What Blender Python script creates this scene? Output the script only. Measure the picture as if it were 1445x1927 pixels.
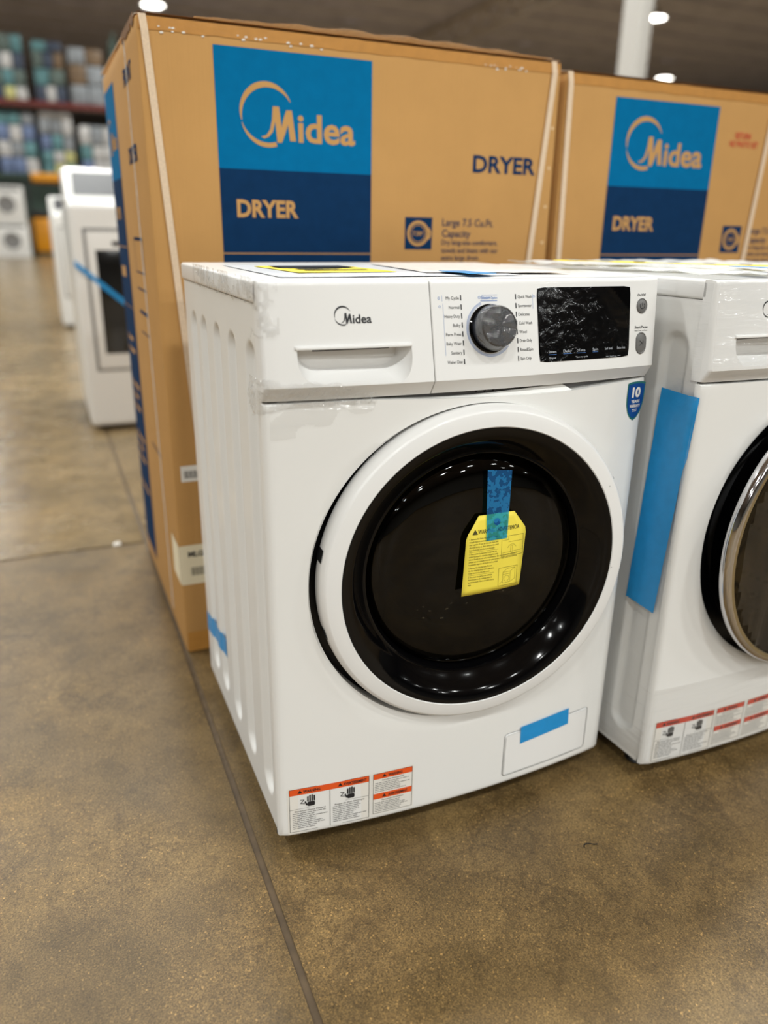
import bpy, bmesh, math, random
from mathutils import Vector, Matrix, noise
random.seed(7)
S = bpy.context.scene
for o in list(bpy.data.objects): bpy.data.objects.remove(o)
COL = S.collection
R = math.radians

# ------------------------------------------------------------------ camera
cam = bpy.data.cameras.new('camera'); co = bpy.data.objects.new('camera', cam); COL.objects.link(co)
co.location = (-0.2312, -0.9114, 0.9114); co.rotation_euler = (1.2201, -0.0151, -0.4045)
cam.sensor_fit = 'VERTICAL'; cam.sensor_height = 36.0; cam.sensor_width = 27.0
cam.lens = 1445.74 / 1927 * 36.0
cam.clip_start = 0.02; cam.clip_end = 300
cam.dof.use_dof = True; cam.dof.focus_distance = 1.08; cam.dof.aperture_fstop = 1.9
S.camera = co
# ------------------------------------------------------------------ world, exposure
w = bpy.data.worlds.new('world'); S.world = w; w.use_nodes = True
w.node_tree.nodes['Background'].inputs[0].default_value = (.8, .82, .85, 1)
w.node_tree.nodes['Background'].inputs[1].default_value = 0.25
S.view_settings.view_transform = 'Standard'; S.view_settings.look = 'None'
S.view_settings.exposure = 0.0; S.view_settings.gamma = 1.0; S.view_settings.use_curve_mapping = False
LAMP_Z = 9.0              # high-bay lamps: unseen dense near rows added for soft frontal light, sparser rows beyond
RIBS = [-28 + 106 * k / 44 for k in range(45)]
LAMPS = [(-13.3 + 4.6 * i, y, 127.0) for i in range(7) for y in (-13.5, -7.5, 4.5, 10.2)]
LAMPS += [(x, y, 320.0) for x in (-13.3, -4.1, 5.1, 14.3, 23.5, 32.7) for y in (-19.0, 16.0, 27.5, 37.5)]

# ------------------------------------------------------------------ helpers
def lin(c):
    f = lambda v: v / 12.92 if v <= .04045 else ((v + .055) / 1.055) ** 2.4
    return tuple(f(v / 255) for v in c) + (1,)

def mat(name, rgb, rough=.5, metal=0, spec=.5, coat=0, var=.06, vscale=30, bump=0, bscale=200, emit=None):
    m = bpy.data.materials.new(name); m.use_nodes = True
    nt = m.node_tree; N = nt.nodes; L = nt.links; b = N['Principled BSDF']
    b.inputs['Roughness'].default_value = rough; b.inputs['Metallic'].default_value = metal
    b.inputs['Specular IOR Level'].default_value = spec; b.inputs['Coat Weight'].default_value = coat
    b.inputs['Coat Roughness'].default_value = .08
    c = lin(rgb)
    tc = N.new('ShaderNodeTexCoord')
    n = N.new('ShaderNodeTexNoise'); n.inputs['Scale'].default_value = vscale; n.inputs['Detail'].default_value = 4
    L.new(tc.outputs['Object'], n.inputs['Vector'])
    r = N.new('ShaderNodeValToRGB'); L.new(n.outputs['Fac'], r.inputs['Fac'])
    r.color_ramp.elements[0].position = .3; r.color_ramp.elements[1].position = .7
    r.color_ramp.elements[0].color = tuple(v * (1 - var) for v in c[:3]) + (1,)
    r.color_ramp.elements[1].color = tuple(min(1, v * (1 + var)) for v in c[:3]) + (1,)
    L.new(r.outputs['Color'], b.inputs['Base Color'])
    if bump:
        n2 = N.new('ShaderNodeTexNoise'); n2.inputs['Scale'].default_value = bscale
        L.new(tc.outputs['Object'], n2.inputs['Vector'])
        bp = N.new('ShaderNodeBump'); bp.inputs['Strength'].default_value = bump; bp.inputs['Distance'].default_value = .002
        L.new(n2.outputs['Fac'], bp.inputs['Height']); L.new(bp.outputs['Normal'], b.inputs['Normal'])
    if emit:
        b.inputs['Emission Color'].default_value = lin(rgb); b.inputs['Emission Strength'].default_value = emit
    return m

def schlick(N, L, f0, gain=1.0, nrm=None):
    """reflectance that is the same from both sides of a thin sheet"""
    lw = N.new('ShaderNodeLayerWeight'); lw.inputs[0].default_value = .5
    if nrm: L.new(nrm, lw.inputs['Normal'])
    p = N.new('ShaderNodeMath'); p.operation = 'POWER'; p.inputs[1].default_value = 5; L.new(lw.outputs['Facing'], p.inputs[0])
    a = N.new('ShaderNodeMath'); a.operation = 'MULTIPLY_ADD'; a.inputs[1].default_value = gain * (1 - f0); a.inputs[2].default_value = f0; a.use_clamp = True
    L.new(p.outputs[0], a.inputs[0]); return a.outputs[0]

def film_mat(name, base=.10, tint=(1, 1, 1), white=.25, rough=.12, stretch=(1, 1, 1), scale=60, bump=.6):
    m = bpy.data.materials.new(name); m.use_nodes = True
    nt = m.node_tree; N = nt.nodes; L = nt.links; N.remove(N['Principled BSDF'])
    out = N['Material Output']
    tr = N.new('ShaderNodeBsdfTransparent'); tr.inputs[0].default_value = tint + (1,)
    gl = N.new('ShaderNodeBsdfGlossy'); gl.inputs['Roughness'].default_value = rough
    df = N.new('ShaderNodeBsdfDiffuse'); df.inputs[0].default_value = (.85, .85, .83, 1)
    tc = N.new('ShaderNodeTexCoord'); mp = N.new('ShaderNodeMapping'); mp.inputs['Scale'].default_value = stretch
    n = N.new('ShaderNodeTexNoise'); n.inputs['Scale'].default_value = scale; n.inputs['Detail'].default_value = 3
    n.inputs['Distortion'].default_value = .6
    L.new(tc.outputs['Object'], mp.inputs[0]); L.new(mp.outputs[0], n.inputs['Vector'])
    bp = N.new('ShaderNodeBump'); bp.inputs['Strength'].default_value = bump; bp.inputs['Distance'].default_value = .01
    L.new(n.outputs['Fac'], bp.inputs['Height']); L.new(bp.outputs[0], gl.inputs['Normal'])
    m1 = N.new('ShaderNodeMixShader'); m1.inputs[0].default_value = white
    L.new(gl.outputs[0], m1.inputs[1]); L.new(df.outputs[0], m1.inputs[2])
    fac = schlick(N, L, base, .8, bp.outputs[0])
    m2 = N.new('ShaderNodeMixShader'); L.new(fac, m2.inputs[0])
    L.new(tr.outputs[0], m2.inputs[1]); L.new(m1.outputs[0], m2.inputs[2]); L.new(m2.outputs[0], out.inputs[0])
    return m

def smooth(me, ang=.6):
    me.polygons.foreach_set('use_smooth', [True] * len(me.polygons)); me.set_sharp_from_angle(angle=ang)

def mk(name, v, f, m, parent=None, ang=None):
    me = bpy.data.meshes.new(name); me.from_pydata([tuple(p) for p in v], [], f); me.update()
    bm = bmesh.new(); bm.from_mesh(me); bmesh.ops.recalc_face_normals(bm, faces=bm.faces); bm.to_mesh(me); bm.free()
    if ang: smooth(me, ang)
    me.materials.append(m)
    o = bpy.data.objects.new(name, me); COL.objects.link(o); o.parent = parent
    return o

def link(name, me, parent=None):
    o = bpy.data.objects.new(name, me); COL.objects.link(o); o.parent = parent; return o

def tag(o, label, cat, group=None, kind=None):
    if label: o['label'] = label
    if cat: o['category'] = cat
    if group: o['group'] = group
    if kind: o['kind'] = kind
    return o

def thing(name, label, cat, loc=(0, 0, 0), rz=0, group=None):
    o = bpy.data.objects.new(name, None); COL.objects.link(o); o.location = loc; o.rotation_euler[2] = rz
    o.empty_display_size = .1
    return tag(o, label, cat, group)

def copy_tree(o, parent=None):
    c = o.copy(); COL.objects.link(c); c.parent = parent
    for ch in [k for k in bpy.data.objects if k.parent == o]: copy_tree(ch, c)
    return c

def box(name, a, b, m, parent=None, bev=0, seg=2):
    bm = bmesh.new()
    v = [bm.verts.new((x, y, z)) for x in (a[0], b[0]) for y in (a[1], b[1]) for z in (a[2], b[2])]
    for q in ((0, 1, 3, 2), (4, 6, 7, 5), (0, 4, 5, 1), (2, 3, 7, 6), (0, 2, 6, 4), (1, 5, 7, 3)): bm.faces.new([v[i] for i in q])
    if bev: bmesh.ops.bevel(bm, geom=bm.edges[:], offset=bev, segments=seg, profile=.5, affect='EDGES')
    bmesh.ops.recalc_face_normals(bm, faces=bm.faces)
    me = bpy.data.meshes.new(name); bm.to_mesh(me); bm.free()
    if bev: smooth(me, .9)
    me.materials.append(m); return link(name, me, parent)

def grid(us, vs, fn):
    V = [fn(u, v) for v in vs for u in us]; n = len(us)
    F = [(j * n + i, j * n + i + 1, (j + 1) * n + i + 1, (j + 1) * n + i) for j in range(len(vs) - 1) for i in range(n - 1)]
    return V, F

def lsp(a, b, n): return [a + (b - a) * i / (n - 1) for i in range(n)]

def lathe(prof, n, fn, close=False):
    """prof: (r, w) list; fn(u, v, w) maps the local disc to space"""
    V = []; F = []; k = len(prof)
    for j in range(n):
        a = 2 * math.pi * j / n
        for r, w_ in prof: V.append(fn(r * math.cos(a), r * math.sin(a), w_))
    for j in range(n):
        for i in range(k - 1):
            F.append((j * k + i, ((j + 1) % n) * k + i, ((j + 1) % n) * k + i + 1, j * k + i + 1))
    if close:
        F.append(tuple(j * k + k - 1 for j in range(n)))
    return V, F

class Geo:
    """flat print: pieces in (u, v), mapped onto a surface"""
    def __init__(s): s.v = []; s.f = []
    def poly(s, pts): b = len(s.v); s.v += list(pts); s.f.append(tuple(range(b, b + len(pts)))); return s
    def mesh(s, pts, faces): b = len(s.v); s.v += list(pts); s.f += [tuple(i + b for i in q) for q in faces]; return s
    def rect(s, x0, z0, x1, z1, n=1):
        for i in range(n):
            a = x0 + (x1 - x0) * i / n; b = x0 + (x1 - x0) * (i + 1) / n
            s.poly([(a, z0), (b, z0), (b, z1), (a, z1)])
        return s
    def rrect(s, x0, z0, x1, z1, r):
        p = []
        for cx, cz, a0 in ((x1 - r, z1 - r, 0), (x0 + r, z1 - r, 90), (x0 + r, z0 + r, 180), (x1 - r, z0 + r, 270)):
            p += [(cx + r * math.cos(R(a0 + k * 18)), cz + r * math.sin(R(a0 + k * 18))) for k in range(6)]
        return s.poly(p)
    def line(s, x0, z0, x1, z1, t):
        d = math.hypot(x1 - x0, z1 - z0); nx, nz = -(z1 - z0) / d * t / 2, (x1 - x0) / d * t / 2
        return s.poly([(x0 - nx, z0 - nz), (x1 - nx, z1 - nz), (x1 + nx, z1 + nz), (x0 + nx, z0 + nz)])
    def frame(s, x0, z0, x1, z1, t):
        return s.line(x0, z0, x1, z0, t).line(x1, z0, x1, z1, t).line(x1, z1, x0, z1, t).line(x0, z1, x0, z0, t)
    def disc(s, x, z, r, n=24): return s.poly([(x + r * math.cos(2 * math.pi * i / n), z + r * math.sin(2 * math.pi * i / n)) for i in range(n)])
    def arc(s, x, z, r, a0, a1, t0, t1=None, n=24, bulge=0):
        t1 = t0 if t1 is None else t1
        P = []; 
        for i in range(n + 1):
            k = i / n; a = R(a0 + (a1 - a0) * k); t = t0 + (t1 - t0) * k + bulge * math.sin(math.pi * k)
            P.append((x + (r - t / 2) * math.cos(a), z + (r - t / 2) * math.sin(a))); P.append((x + (r + t / 2) * math.cos(a), z + (r + t / 2) * math.sin(a)))
        return s.mesh(P, [(2 * i, 2 * i + 1, 2 * i + 3, 2 * i + 2) for i in range(n)])
    def text(s, txt, x, z, size, align='L', width=None, bold=0, slant=0):
        cu = bpy.data.curves.new('t', 'FONT'); cu.body = txt; cu.size = 1; cu.offset = bold; cu.resolution_u = 3; cu.shear = slant
        ob = bpy.data.objects.new('t', cu); me = bpy.data.meshes.new_from_object(ob)
        P = [(v.co.x, v.co.y) for v in me.vertices]; F = [tuple(p.vertices) for p in me.polygons]
        bpy.data.objects.remove(ob); bpy.data.curves.remove(cu); bpy.data.meshes.remove(me)
        if not P: return s
        x0 = min(p[0] for p in P); x1 = max(p[0] for p in P)
        sx = width / (x1 - x0) if width else size
        ox = x - (0 if align == 'L' else (x1 - x0) * sx if align == 'R' else (x1 - x0) * sx / 2)
        return s.mesh([(ox + (p[0] - x0) * sx, z + p[1] * size) for p in P], F)
    def words(s, x0, z, x1, h, seed):
        """a line of small print too fine to read"""
        rr = random.Random(seed); x = x0
        while x < x1:
            l = min(x1 - x, h * rr.uniform(1.5, 5)); s.rect(x, z, x + l, z + h * .5); x += l + h * .55
        return s
    def tri_sign(s, x, z, h):
        return s.poly([(x - h * .6, z), (x + h * .6, z), (x, z + h)])
    def logo(s, x, z, width):
        """circle and swash M with the rest of the word; x, z = left edge and circle centre"""
        k = width / 508; ox, oz = 627, 490
        T = lambda p: (x + (p[0] - ox) * k, z + (oz - p[1]) * k)
        c = T((745, 490))
        s.arc(c[0], c[1], 112 * k, 28, 192, 3 * k, 4 * k, 40, bulge=19 * k)
        s.arc(c[0], c[1], 114 * k, 197, 288, 2 * k, 17 * k, 30, bulge=6 * k)
        s.poly([T(p) for p in [(715, 573), (738, 566), (754, 545), (764, 505), (768, 457), (795, 457), (799, 490), (804, 535), (812, 505), (826, 468), (850, 468), (858, 530), (866, 584), (840, 584), (832, 522), (818, 560), (804, 592), (784, 592), (780, 545), (777, 512), (766, 552), (748, 572), (728, 579)]])
        s.text('idea', T((876, 0))[0], T((0, 584))[1], 152 * k, width=258 * k, bold=.022)
        return s
    def obj(s, name, fn, m, parent):
        return mk(name, [fn(*p) for p in s.v], s.f, m, parent)

# ------------------------------------------------------------------ materials
WHITE = mat('white_enamel', (229, 228, 225), .28, coat=.3, var=.01, vscale=3)
WPLAS = mat('white_plastic', (230, 229, 227), .32, coat=.15, var=.01, vscale=4)
BLACKG = mat('black_gloss', (4, 4, 5), .07, spec=.32, var=.1)
BLACKP = mat('black_plastic', (14, 14, 16), .35, var=.1)
DGREY = mat('dark_grey_plastic', (40, 42, 48), .25, var=.05)
GREYP = mat('grey_button', (105, 104, 103), .4, var=.04)
GASKET = mat('rubber_gasket', (40, 40, 42), .6, var=.08)
STEEL = mat('drum_steel', (150, 146, 138), .25, metal=1, var=.1, vscale=90)
CHROME = mat('chrome', (215, 215, 218), .08, metal=1, var=.02)
INK = mat('black_print', (28, 28, 32), .5, var=.05)
INKG = mat('grey_print', (120, 118, 116), .6, var=.05)
INKB = mat('blue_print', (70, 120, 190), .5, var=.03)
INKW = mat('pale_print', (185, 190, 198), .5, var=.03)
BTAPE = mat('blue_tape', (28, 140, 204), .35, var=.05, vscale=60, bump=.15, bscale=120)
YELLOW = mat('yellow_card', (238, 218, 76), .6, var=.02)
YINK = mat('card_print', (74, 70, 28), .6, var=.05)
PAPER = mat('white_label', (226, 222, 214), .5, var=.015)
ORANGE = mat('orange_print', (222, 84, 28), .5, var=.03)
REDP = mat('red_print', (196, 62, 38), .5, var=.03)
NAVY = mat('navy_print', (14, 48, 84), .85, spec=.08, var=.08, vscale=40)
BLUE = mat('blue_box_print', (0, 104, 154), .85, spec=.08, var=.05, vscale=40)
BANDT = mat('brown_packing_tape', (184, 130, 62), .3, var=.07, vscale=50, bump=.1)
STRAP = mat('woven_strap', (216, 192, 164), .7, var=.08, vscale=300)
SHIELD = mat('shield_blue', (22, 66, 134), .25, var=.1)
SHGREEN = mat('shield_green', (36, 104, 100), .3, var=.1)
STAPLE = mat('pale_card', (222, 190, 146), .6)
FILM = film_mat('clear_film', .025, white=.05, scale=70, bump=.15)
FILM2 = film_mat('stretch_film', .10, white=.25, rough=.1, stretch=(2, 2, 16), scale=5, bump=.4)
CRUMP = film_mat('crumpled_film', .16, white=.2, rough=.06, scale=110, bump=1.0)
KFILM = film_mat('dial_film', .13, white=.08, rough=.05, scale=60, bump=.5)
DFILM = film_mat('door_film', .05, white=.1, rough=.15, stretch=(6, 6, 1), scale=9, bump=.3)
BAG = film_mat('document_bag', .42, white=.7, scale=40, bump=.8)

def tape_mat():
    m = bpy.data.materials.new('blue_tape_clear'); m.use_nodes = True
    nt = m.node_tree; N = nt.nodes; L = nt.links; b = N['Principled BSDF']; out = N['Material Output']
    tc = N.new('ShaderNodeTexCoord'); n = N.new('ShaderNodeTexNoise'); n.inputs['Scale'].default_value = 130
    L.new(tc.outputs['Object'], n.inputs['Vector'])
    r = N.new('ShaderNodeValToRGB'); L.new(n.outputs['Fac'], r.inputs['Fac'])
    r.color_ramp.elements[0].position = .47; r.color_ramp.elements[1].position = .53
    r.color_ramp.elements[0].color = lin((24, 98, 160)); r.color_ramp.elements[1].color = lin((46, 146, 212))
    L.new(r.outputs[0], b.inputs['Base Color']); b.inputs['Roughness'].default_value = .4
    t = N.new('ShaderNodeBsdfTransparent'); t.inputs[0].default_value = (.28, .85, .95, 1)
    mx = N.new('ShaderNodeMixShader'); mx.inputs[0].default_value = .48
    L.new(t.outputs[0], mx.inputs[1]); L.new(b.outputs[0], mx.inputs[2]); L.new(mx.outputs[0], out.inputs[0])
    return m
BTAPEC = tape_mat()

def glass_mat():
    m = bpy.data.materials.new('smoked_glass'); m.use_nodes = True
    nt = m.node_tree; N = nt.nodes; L = nt.links; N.remove(N['Principled BSDF']); out = N['Material Output']
    t = N.new('ShaderNodeBsdfTransparent'); t.inputs[0].default_value = (.13, .115, .09, 1)
    g = N.new('ShaderNodeBsdfGlossy'); g.inputs['Roughness'].default_value = .03
    fr = schlick(N, L, .04, .9)
    mx = N.new('ShaderNodeMixShader'); L.new(fr, mx.inputs[0]); L.new(t.outputs[0], mx.inputs[1]); L.new(g.outputs[0], mx.inputs[2])
    L.new(mx.outputs[0], out.inputs[0]); return m
GLASS = glass_mat()

def drum_mat():
    m = mat('perforated_drum', (160, 155, 146), .3, metal=1, var=.08)
    nt = m.node_tree; N = nt.nodes; L = nt.links; b = N['Principled BSDF']
    tc = N.new('ShaderNodeTexCoord'); vo = N.new('ShaderNodeTexVoronoi'); vo.inputs['Scale'].default_value = 55; vo.inputs['Randomness'].default_value = 0
    L.new(tc.outputs['Object'], vo.inputs['Vector'])
    r = N.new('ShaderNodeValToRGB'); r.color_ramp.elements[0].position = .22; r.color_ramp.elements[1].position = .26
    r.color_ramp.elements[0].color = (.01, .01, .01, 1); r.color_ramp.elements[1].color = (.4, .38, .35, 1)
    L.new(vo.outputs['Distance'], r.inputs[0]); L.new(r.outputs[0], b.inputs['Base Color']); return m
DRUM = drum_mat()

def card_mat():
    m = mat('corrugated_card', (190, 145, 88), .8, var=.03, vscale=12, spec=.2)
    nt = m.node_tree; N = nt.nodes; L = nt.links; b = N['Principled BSDF']
    tc = N.new('ShaderNodeTexCoord'); mp = N.new('ShaderNodeMapping'); mp.inputs['Scale'].default_value = (160, 160, 4)
    L.new(tc.outputs['Object'], mp.inputs[0])
    n = N.new('ShaderNodeTexNoise'); n.inputs['Scale'].default_value = 1; n.inputs['Detail'].default_value = 3; L.new(mp.outputs[0], n.inputs['Vector'])
    bp = N.new('ShaderNodeBump'); bp.inputs['Strength'].default_value = .25; bp.inputs['Distance'].default_value = .002
    L.new(n.outputs['Fac'], bp.inputs['Height']); L.new(bp.outputs[0], b.inputs['Normal']); return m
CARD = card_mat()

def floor_mat(name, c0, c1, c2, r0, r1):
    m = bpy.data.materials.new(name); m.use_nodes = True
    nt = m.node_tree; N = nt.nodes; L = nt.links; b = N['Principled BSDF']
    g = N.new('ShaderNodeNewGeometry')
    def nz(sc, det=5, dist=0, rough=.55):
        n = N.new('ShaderNodeTexNoise'); n.inputs['Scale'].default_value = sc; n.inputs['Detail'].default_value = det
        n.inputs['Distortion'].default_value = dist; n.inputs['Roughness'].default_value = rough
        L.new(g.outputs['Position'], n.inputs['Vector']); return n
    def ramp(src, pts):
        r = N.new('ShaderNodeValToRGB'); L.new(src, r.inputs['Fac'])
        while len(r.color_ramp.elements) < len(pts): r.color_ramp.elements.new(.5)
        for e, (p, c) in zip(r.color_ramp.elements, pts): e.position = p; e.color = c
        return r
    def mix(a, c, fac, typ='MULTIPLY'):
        x = N.new('ShaderNodeMix'); x.data_type = 'RGBA'; x.blend_type = typ
        if isinstance(fac, float): x.inputs[0].default_value = fac
        else: L.new(fac, x.inputs[0])
        L.new(a, x.inputs[6]) if not isinstance(a, tuple) else setattr(x.inputs[6], 'default_value', a)
        L.new(c, x.inputs[7]) if not isinstance(c, tuple) else setattr(x.inputs[7], 'default_value', c)
        return x.outputs[2]
    base = ramp(nz(5.5, 6, .4).outputs['Fac'], [(.3, lin(c0)), (.52, lin(c1)), (.72, lin(c2))])
    big = ramp(nz(1.6, 3).outputs['Fac'], [(.35, (.8, .8, .8, 1)), (.65, (1.08, 1.06, 1.02, 1))])
    col = mix(base.outputs[0], big.outputs[0], 1.0)
    blot = ramp(nz(17, 4, .8).outputs['Fac'], [(.36, (.72, .72, .74, 1)), (.5, (1, 1, 1, 1))])
    col = mix(col, blot.outputs[0], .7)
    # crazing
    v = N.new('ShaderNodeTexVoronoi'); v.feature = 'DISTANCE_TO_EDGE'; v.inputs['Scale'].default_value = 22
    ds = nz(14, 3); vm = N.new('ShaderNodeVectorMath'); vm.operation = 'MULTIPLY_ADD'; vm.inputs[1].default_value = (.09, .09, .09)
    L.new(ds.outputs['Color'], vm.inputs[0]); L.new(g.outputs['Position'], vm.inputs[2]); L.new(vm.outputs[0], v.inputs['Vector'])
    cr = ramp(v.outputs['Distance'], [(0, (.72, .71, .70, 1)), (.10, (1, 1, 1, 1))])
    cm = ramp(nz(4, 3).outputs['Fac'], [(.42, (0, 0, 0, 1)), (.62, (1, 1, 1, 1))])
    col = mix(col, cr.outputs[0], cm.outputs[0])
    # aggregate grains
    sp = N.new('ShaderNodeTexVoronoi'); sp.inputs['Scale'].default_value = 420; L.new(g.outputs['Position'], sp.inputs['Vector'])
    gr = ramp(sp.outputs['Color'], [(.0, (.55, .53, .48, 1)), (.45, (1, 1, 1, 1)), (.85, (1.35, 1.3, 1.2, 1)), (.97, (2.8, 2.6, 2.2, 1))])
    am = ramp(nz(2.3, 4).outputs['Fac'], [(.35, (.4, .4, .4, 1)), (.6, (1, 1, 1, 1))])
    col = mix(col, gr.outputs[0], am.outputs[0])
    gn = ramp(nz(420, 2).outputs['Fac'], [(.3, (.5, .49, .46, 1)), (.7, (1.5, 1.5, 1.46, 1))])
    col = mix(col, gn.outputs[0], .8)
    L.new(col, b.inputs['Base Color'])
    rr = ramp(nz(6, 5).outputs['Fac'], [(.3, (r0, r0, r0, 1)), (.7, (r1, r1, r1, 1))]); L.new(rr.outputs[0], b.inputs['Roughness'])
    bp = N.new('ShaderNodeBump'); bp.inputs['Strength'].default_value = .22; bp.inputs['Distance'].default_value = .002
    L.new(nz(260, 3).outputs['Fac'], bp.inputs['Height']); L.new(bp.outputs[0], b.inputs['Normal'])
    b.inputs['Specular IOR Level'].default_value = .4
    return m
FLOOR = floor_mat('worn_concrete', (93, 76, 48), (109, 89, 58), (126, 104, 68), .34, .5)
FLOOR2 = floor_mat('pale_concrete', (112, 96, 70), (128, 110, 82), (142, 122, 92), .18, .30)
JOINT = mat('joint_filler', (86, 70, 50), .45, var=.3, vscale=40)
CEIL = mat('ceiling_deck', (192, 188, 198), .8, var=.12, vscale=1.2)
WALL = mat('hall_wall', (150, 146, 138), .8, var=.04, vscale=1)
LENS = mat('lamp_lens', (255, 250, 240), .4, emit=14)
LSHADE = mat('lamp_shade_metal', (190, 190, 188), .4, metal=.4)
COLW = mat('column_paint', (206, 204, 200), .5, var=.03)
TRUSS = mat('truss_grey', (186, 176, 164), .6, var=.1)

# ------------------------------------------------------------------ structure: floor, walls, ceiling
GX0, GX1, GY0, GY1 = -32.0, 47.0, -32.0, 80.0
ZC = 9.9
fl = mk('floor', [(GX0, GY0, -.004), (GX1, GY0, -.004), (GX1, GY1, -.004), (GX0, GY1, -.004)], [(0, 1, 2, 3)], JOINT)
tag(fl, 'brown polished concrete floor with saw-cut joints', None, kind='structure')
SP = 8.0; JW = .011
sl = box('slab', (-SP / 2 + JW / 2, -SP / 2 + JW / 2, -.0038), (SP / 2 - JW / 2, SP / 2 - JW / 2, 0), FLOOR, fl)
first = True
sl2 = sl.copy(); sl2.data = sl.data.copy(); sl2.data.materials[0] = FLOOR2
for i in range(-4, 6):
    for j in range(-4, 10):
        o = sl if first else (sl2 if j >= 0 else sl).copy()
        if not first: COL.objects.link(o)
        first = False; o.parent = fl
        o.location = (-.0291 + SP * (i + .5), 1.3904 + SP * (j + .5), 0)
ce = box('ceiling', (GX0, GY0, ZC), (GX1, GY1, ZC + .2), CEIL); tag(ce, None, None, kind='structure')
for y in RIBS:     # deck ribs
    box('deck_rib', (GX0, y, ZC - .12), (GX1, y + .12, ZC), CEIL, ce)
for nm, a, b in (('wall_left', (GX0 - .2, GY0, 0), (GX0, GY1, ZC)), ('wall_right', (GX1, GY0, 0), (GX1 + .2, GY1, ZC)),
                 ('wall_back', (GX0, GY1, 0), (GX1, GY1 + .2, ZC)), ('wall_front', (GX0, GY0 - .2, 0), (GX1, GY0, ZC))):
    tag(box(nm, a, b, WALL), None, None, kind='structure')
# roof trusses: bottom chord, top chord, webs
def truss(p, q, label):
    t = thing('roof_truss', label, 'truss', (p[0], p[1], 0), 0, 'roof trusses under the ceiling')
    d = Vector((q[0] - p[0], q[1] - p[1], 0)); Ln = d.length; t.rotation_euler[2] = math.atan2(d.y, d.x)
    box('top_chord', (0, -.06, ZC - .24), (Ln, .06, ZC - .13), TRUSS, t); box('bottom_chord', (0, -.06, ZC - 1.15), (Ln, .06, ZC - 1.05), TRUSS, t)
    n = int(Ln / 1.6)
    for i in range(n):
        x0 = Ln * i / n; x1 = Ln * (i + .5) / n; x2 = Ln * (i + 1) / n
        for a, b_ in ((x0, x1), (x2, x1)):
            V = [(a + s, y, ZC - 1.1) for s in (-.03, .03) for y in (-.03, .03)] + [(b_ + s, y, ZC - .2) for s in (-.03, .03) for y in (-.03, .03)]
            mk('web', V, [(0, 1, 3, 2), (4, 6, 7, 5), (0, 4, 5, 1), (2, 3, 7, 6), (0, 2, 6, 4), (1, 5, 7, 3)], TRUSS, t)
truss((7, 46), (44, 46), 'grey steel roof truss running across the hall behind the cartons')
truss((18, 24), (18, 60), 'grey steel roof truss running away beside the white column')

# ------------------------------------------------------------------ lamps of the hall
vis = {(5.1, 37.5): 'round high-bay lamp glowing above the top left corner of the big carton',
       (23.5, 27.5): 'round high-bay lamp glowing just right of the white column',
       (32.7, 37.5): 'round high-bay lamp glowing low over the right carton beside the column foot',
       (23.5, 37.5): 'round high-bay lamp half hidden behind the white column'}
lamp0 = None
lights = {}
for x, y, watt in LAMPS:
        if watt not in lights:
            ld = bpy.data.lights.new('high_bay', 'AREA'); ld.shape = 'DISK'; ld.size = .8; ld.energy = watt; ld.color = (.965, 1, .985); lights[watt] = ld
        ld = lights[watt]; lab = vis.get((x, y), 'unseen high-bay lamp added to light the hall from beyond the edges of the picture')
        if (x, y) == (5.1, 37.5): y = 34.6
        y = min(RIBS, key=lambda r: abs(r - y)) + .06
        if lamp0 is None:
            lamp0 = thing('high_bay_lamp', lab, 'ceiling lamp', (x, y, LAMP_Z), 0, 'high-bay lamps of the hall')
            V, F = lathe([(.05, .42), (.14, .40), (.18, .22), (.42, .03), (.44, 0), (.43, .01), (.17, .2), (.10, .3)], 28, lambda u, v, w_: (u, v, w_))
            mk('lamp_shade', V, F, LSHADE, lamp0, .7)
            V, F = lathe([(.40, .035), (.0, .035)], 28, lambda u, v, w_: (u, v, w_)); mk('lamp_lens', V, F, LENS, lamp0)
            V, F = lathe([(.02, .4), (.02, ZC - .138 - LAMP_Z)], 8, lambda u, v, w_: (u, v, w_)); mk('stem', V, F, LSHADE, lamp0)
            o = lamp0
        else:
            o = copy_tree(lamp0); o.location = (x, y, LAMP_Z); o['label'] = lab
        lo = bpy.data.objects.new('lamp_light', ld); COL.objects.link(lo); lo.parent = o; lo.location = (0, 0, .02)

col_ = thing('support_column', 'white steel support column rising behind the right carton', 'column', (6.75, 7.75, 0), R(20))
box('shaft', (-.13, -.13, .02), (.13, .13, ZC - .13), COLW, col_, .02); box('base_plate', (-.25, -.25, 0), (.25, .25, .02), COLW, col_)

# ------------------------------------------------------------------ washing machines
W, H, D = .595, .834, .536
def kk(x): return 1 - ((x - W / 2) / (W / 2)) ** 2
def ro(d, r): return 0 if d >= r else r - math.sqrt(max(0, r * r - (r - d) ** 2))
def ctrl(x, z):
    if z >= .71: return -(.834 - z) / .124 * (.011 + .019 * kk(x))
    return -(.011 + .019 * kk(x)) + (.71 - z) / .018 * .012
def ctrl_b(x, z, x0, x1, r0=.004, r1=.004):
    return ctrl(x, z) + ro(x - x0, r0) + ro(x1 - x, r1) + ro(.834 - z, .004)
def bow(x, z=0): return -.022 * kk(x)
def front(x, z=0): return bow(x) + ro(x, .009) + ro(W - x, .009) + ro(z - .018, .006)
CH = [.0629, .1697, .271, .373, .458]
def side_x(y, z):
    s = 0
    for c in CH:
        zz = min(max(z, .06 + .026), .758 - .026); d = math.hypot(y - c, z - zz)
        t = min(1, max(0, (.028 - d) / .012)); s = max(s, t * t * (3 - 2 * t))
    return .003 + .0085 * s
def interp(x, P):
    for (a, p), (b, q) in zip(P, P[1:]):
        if x <= b: return p + (q - p) * (x - a) / (b - a)
    return P[-1][1]
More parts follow.
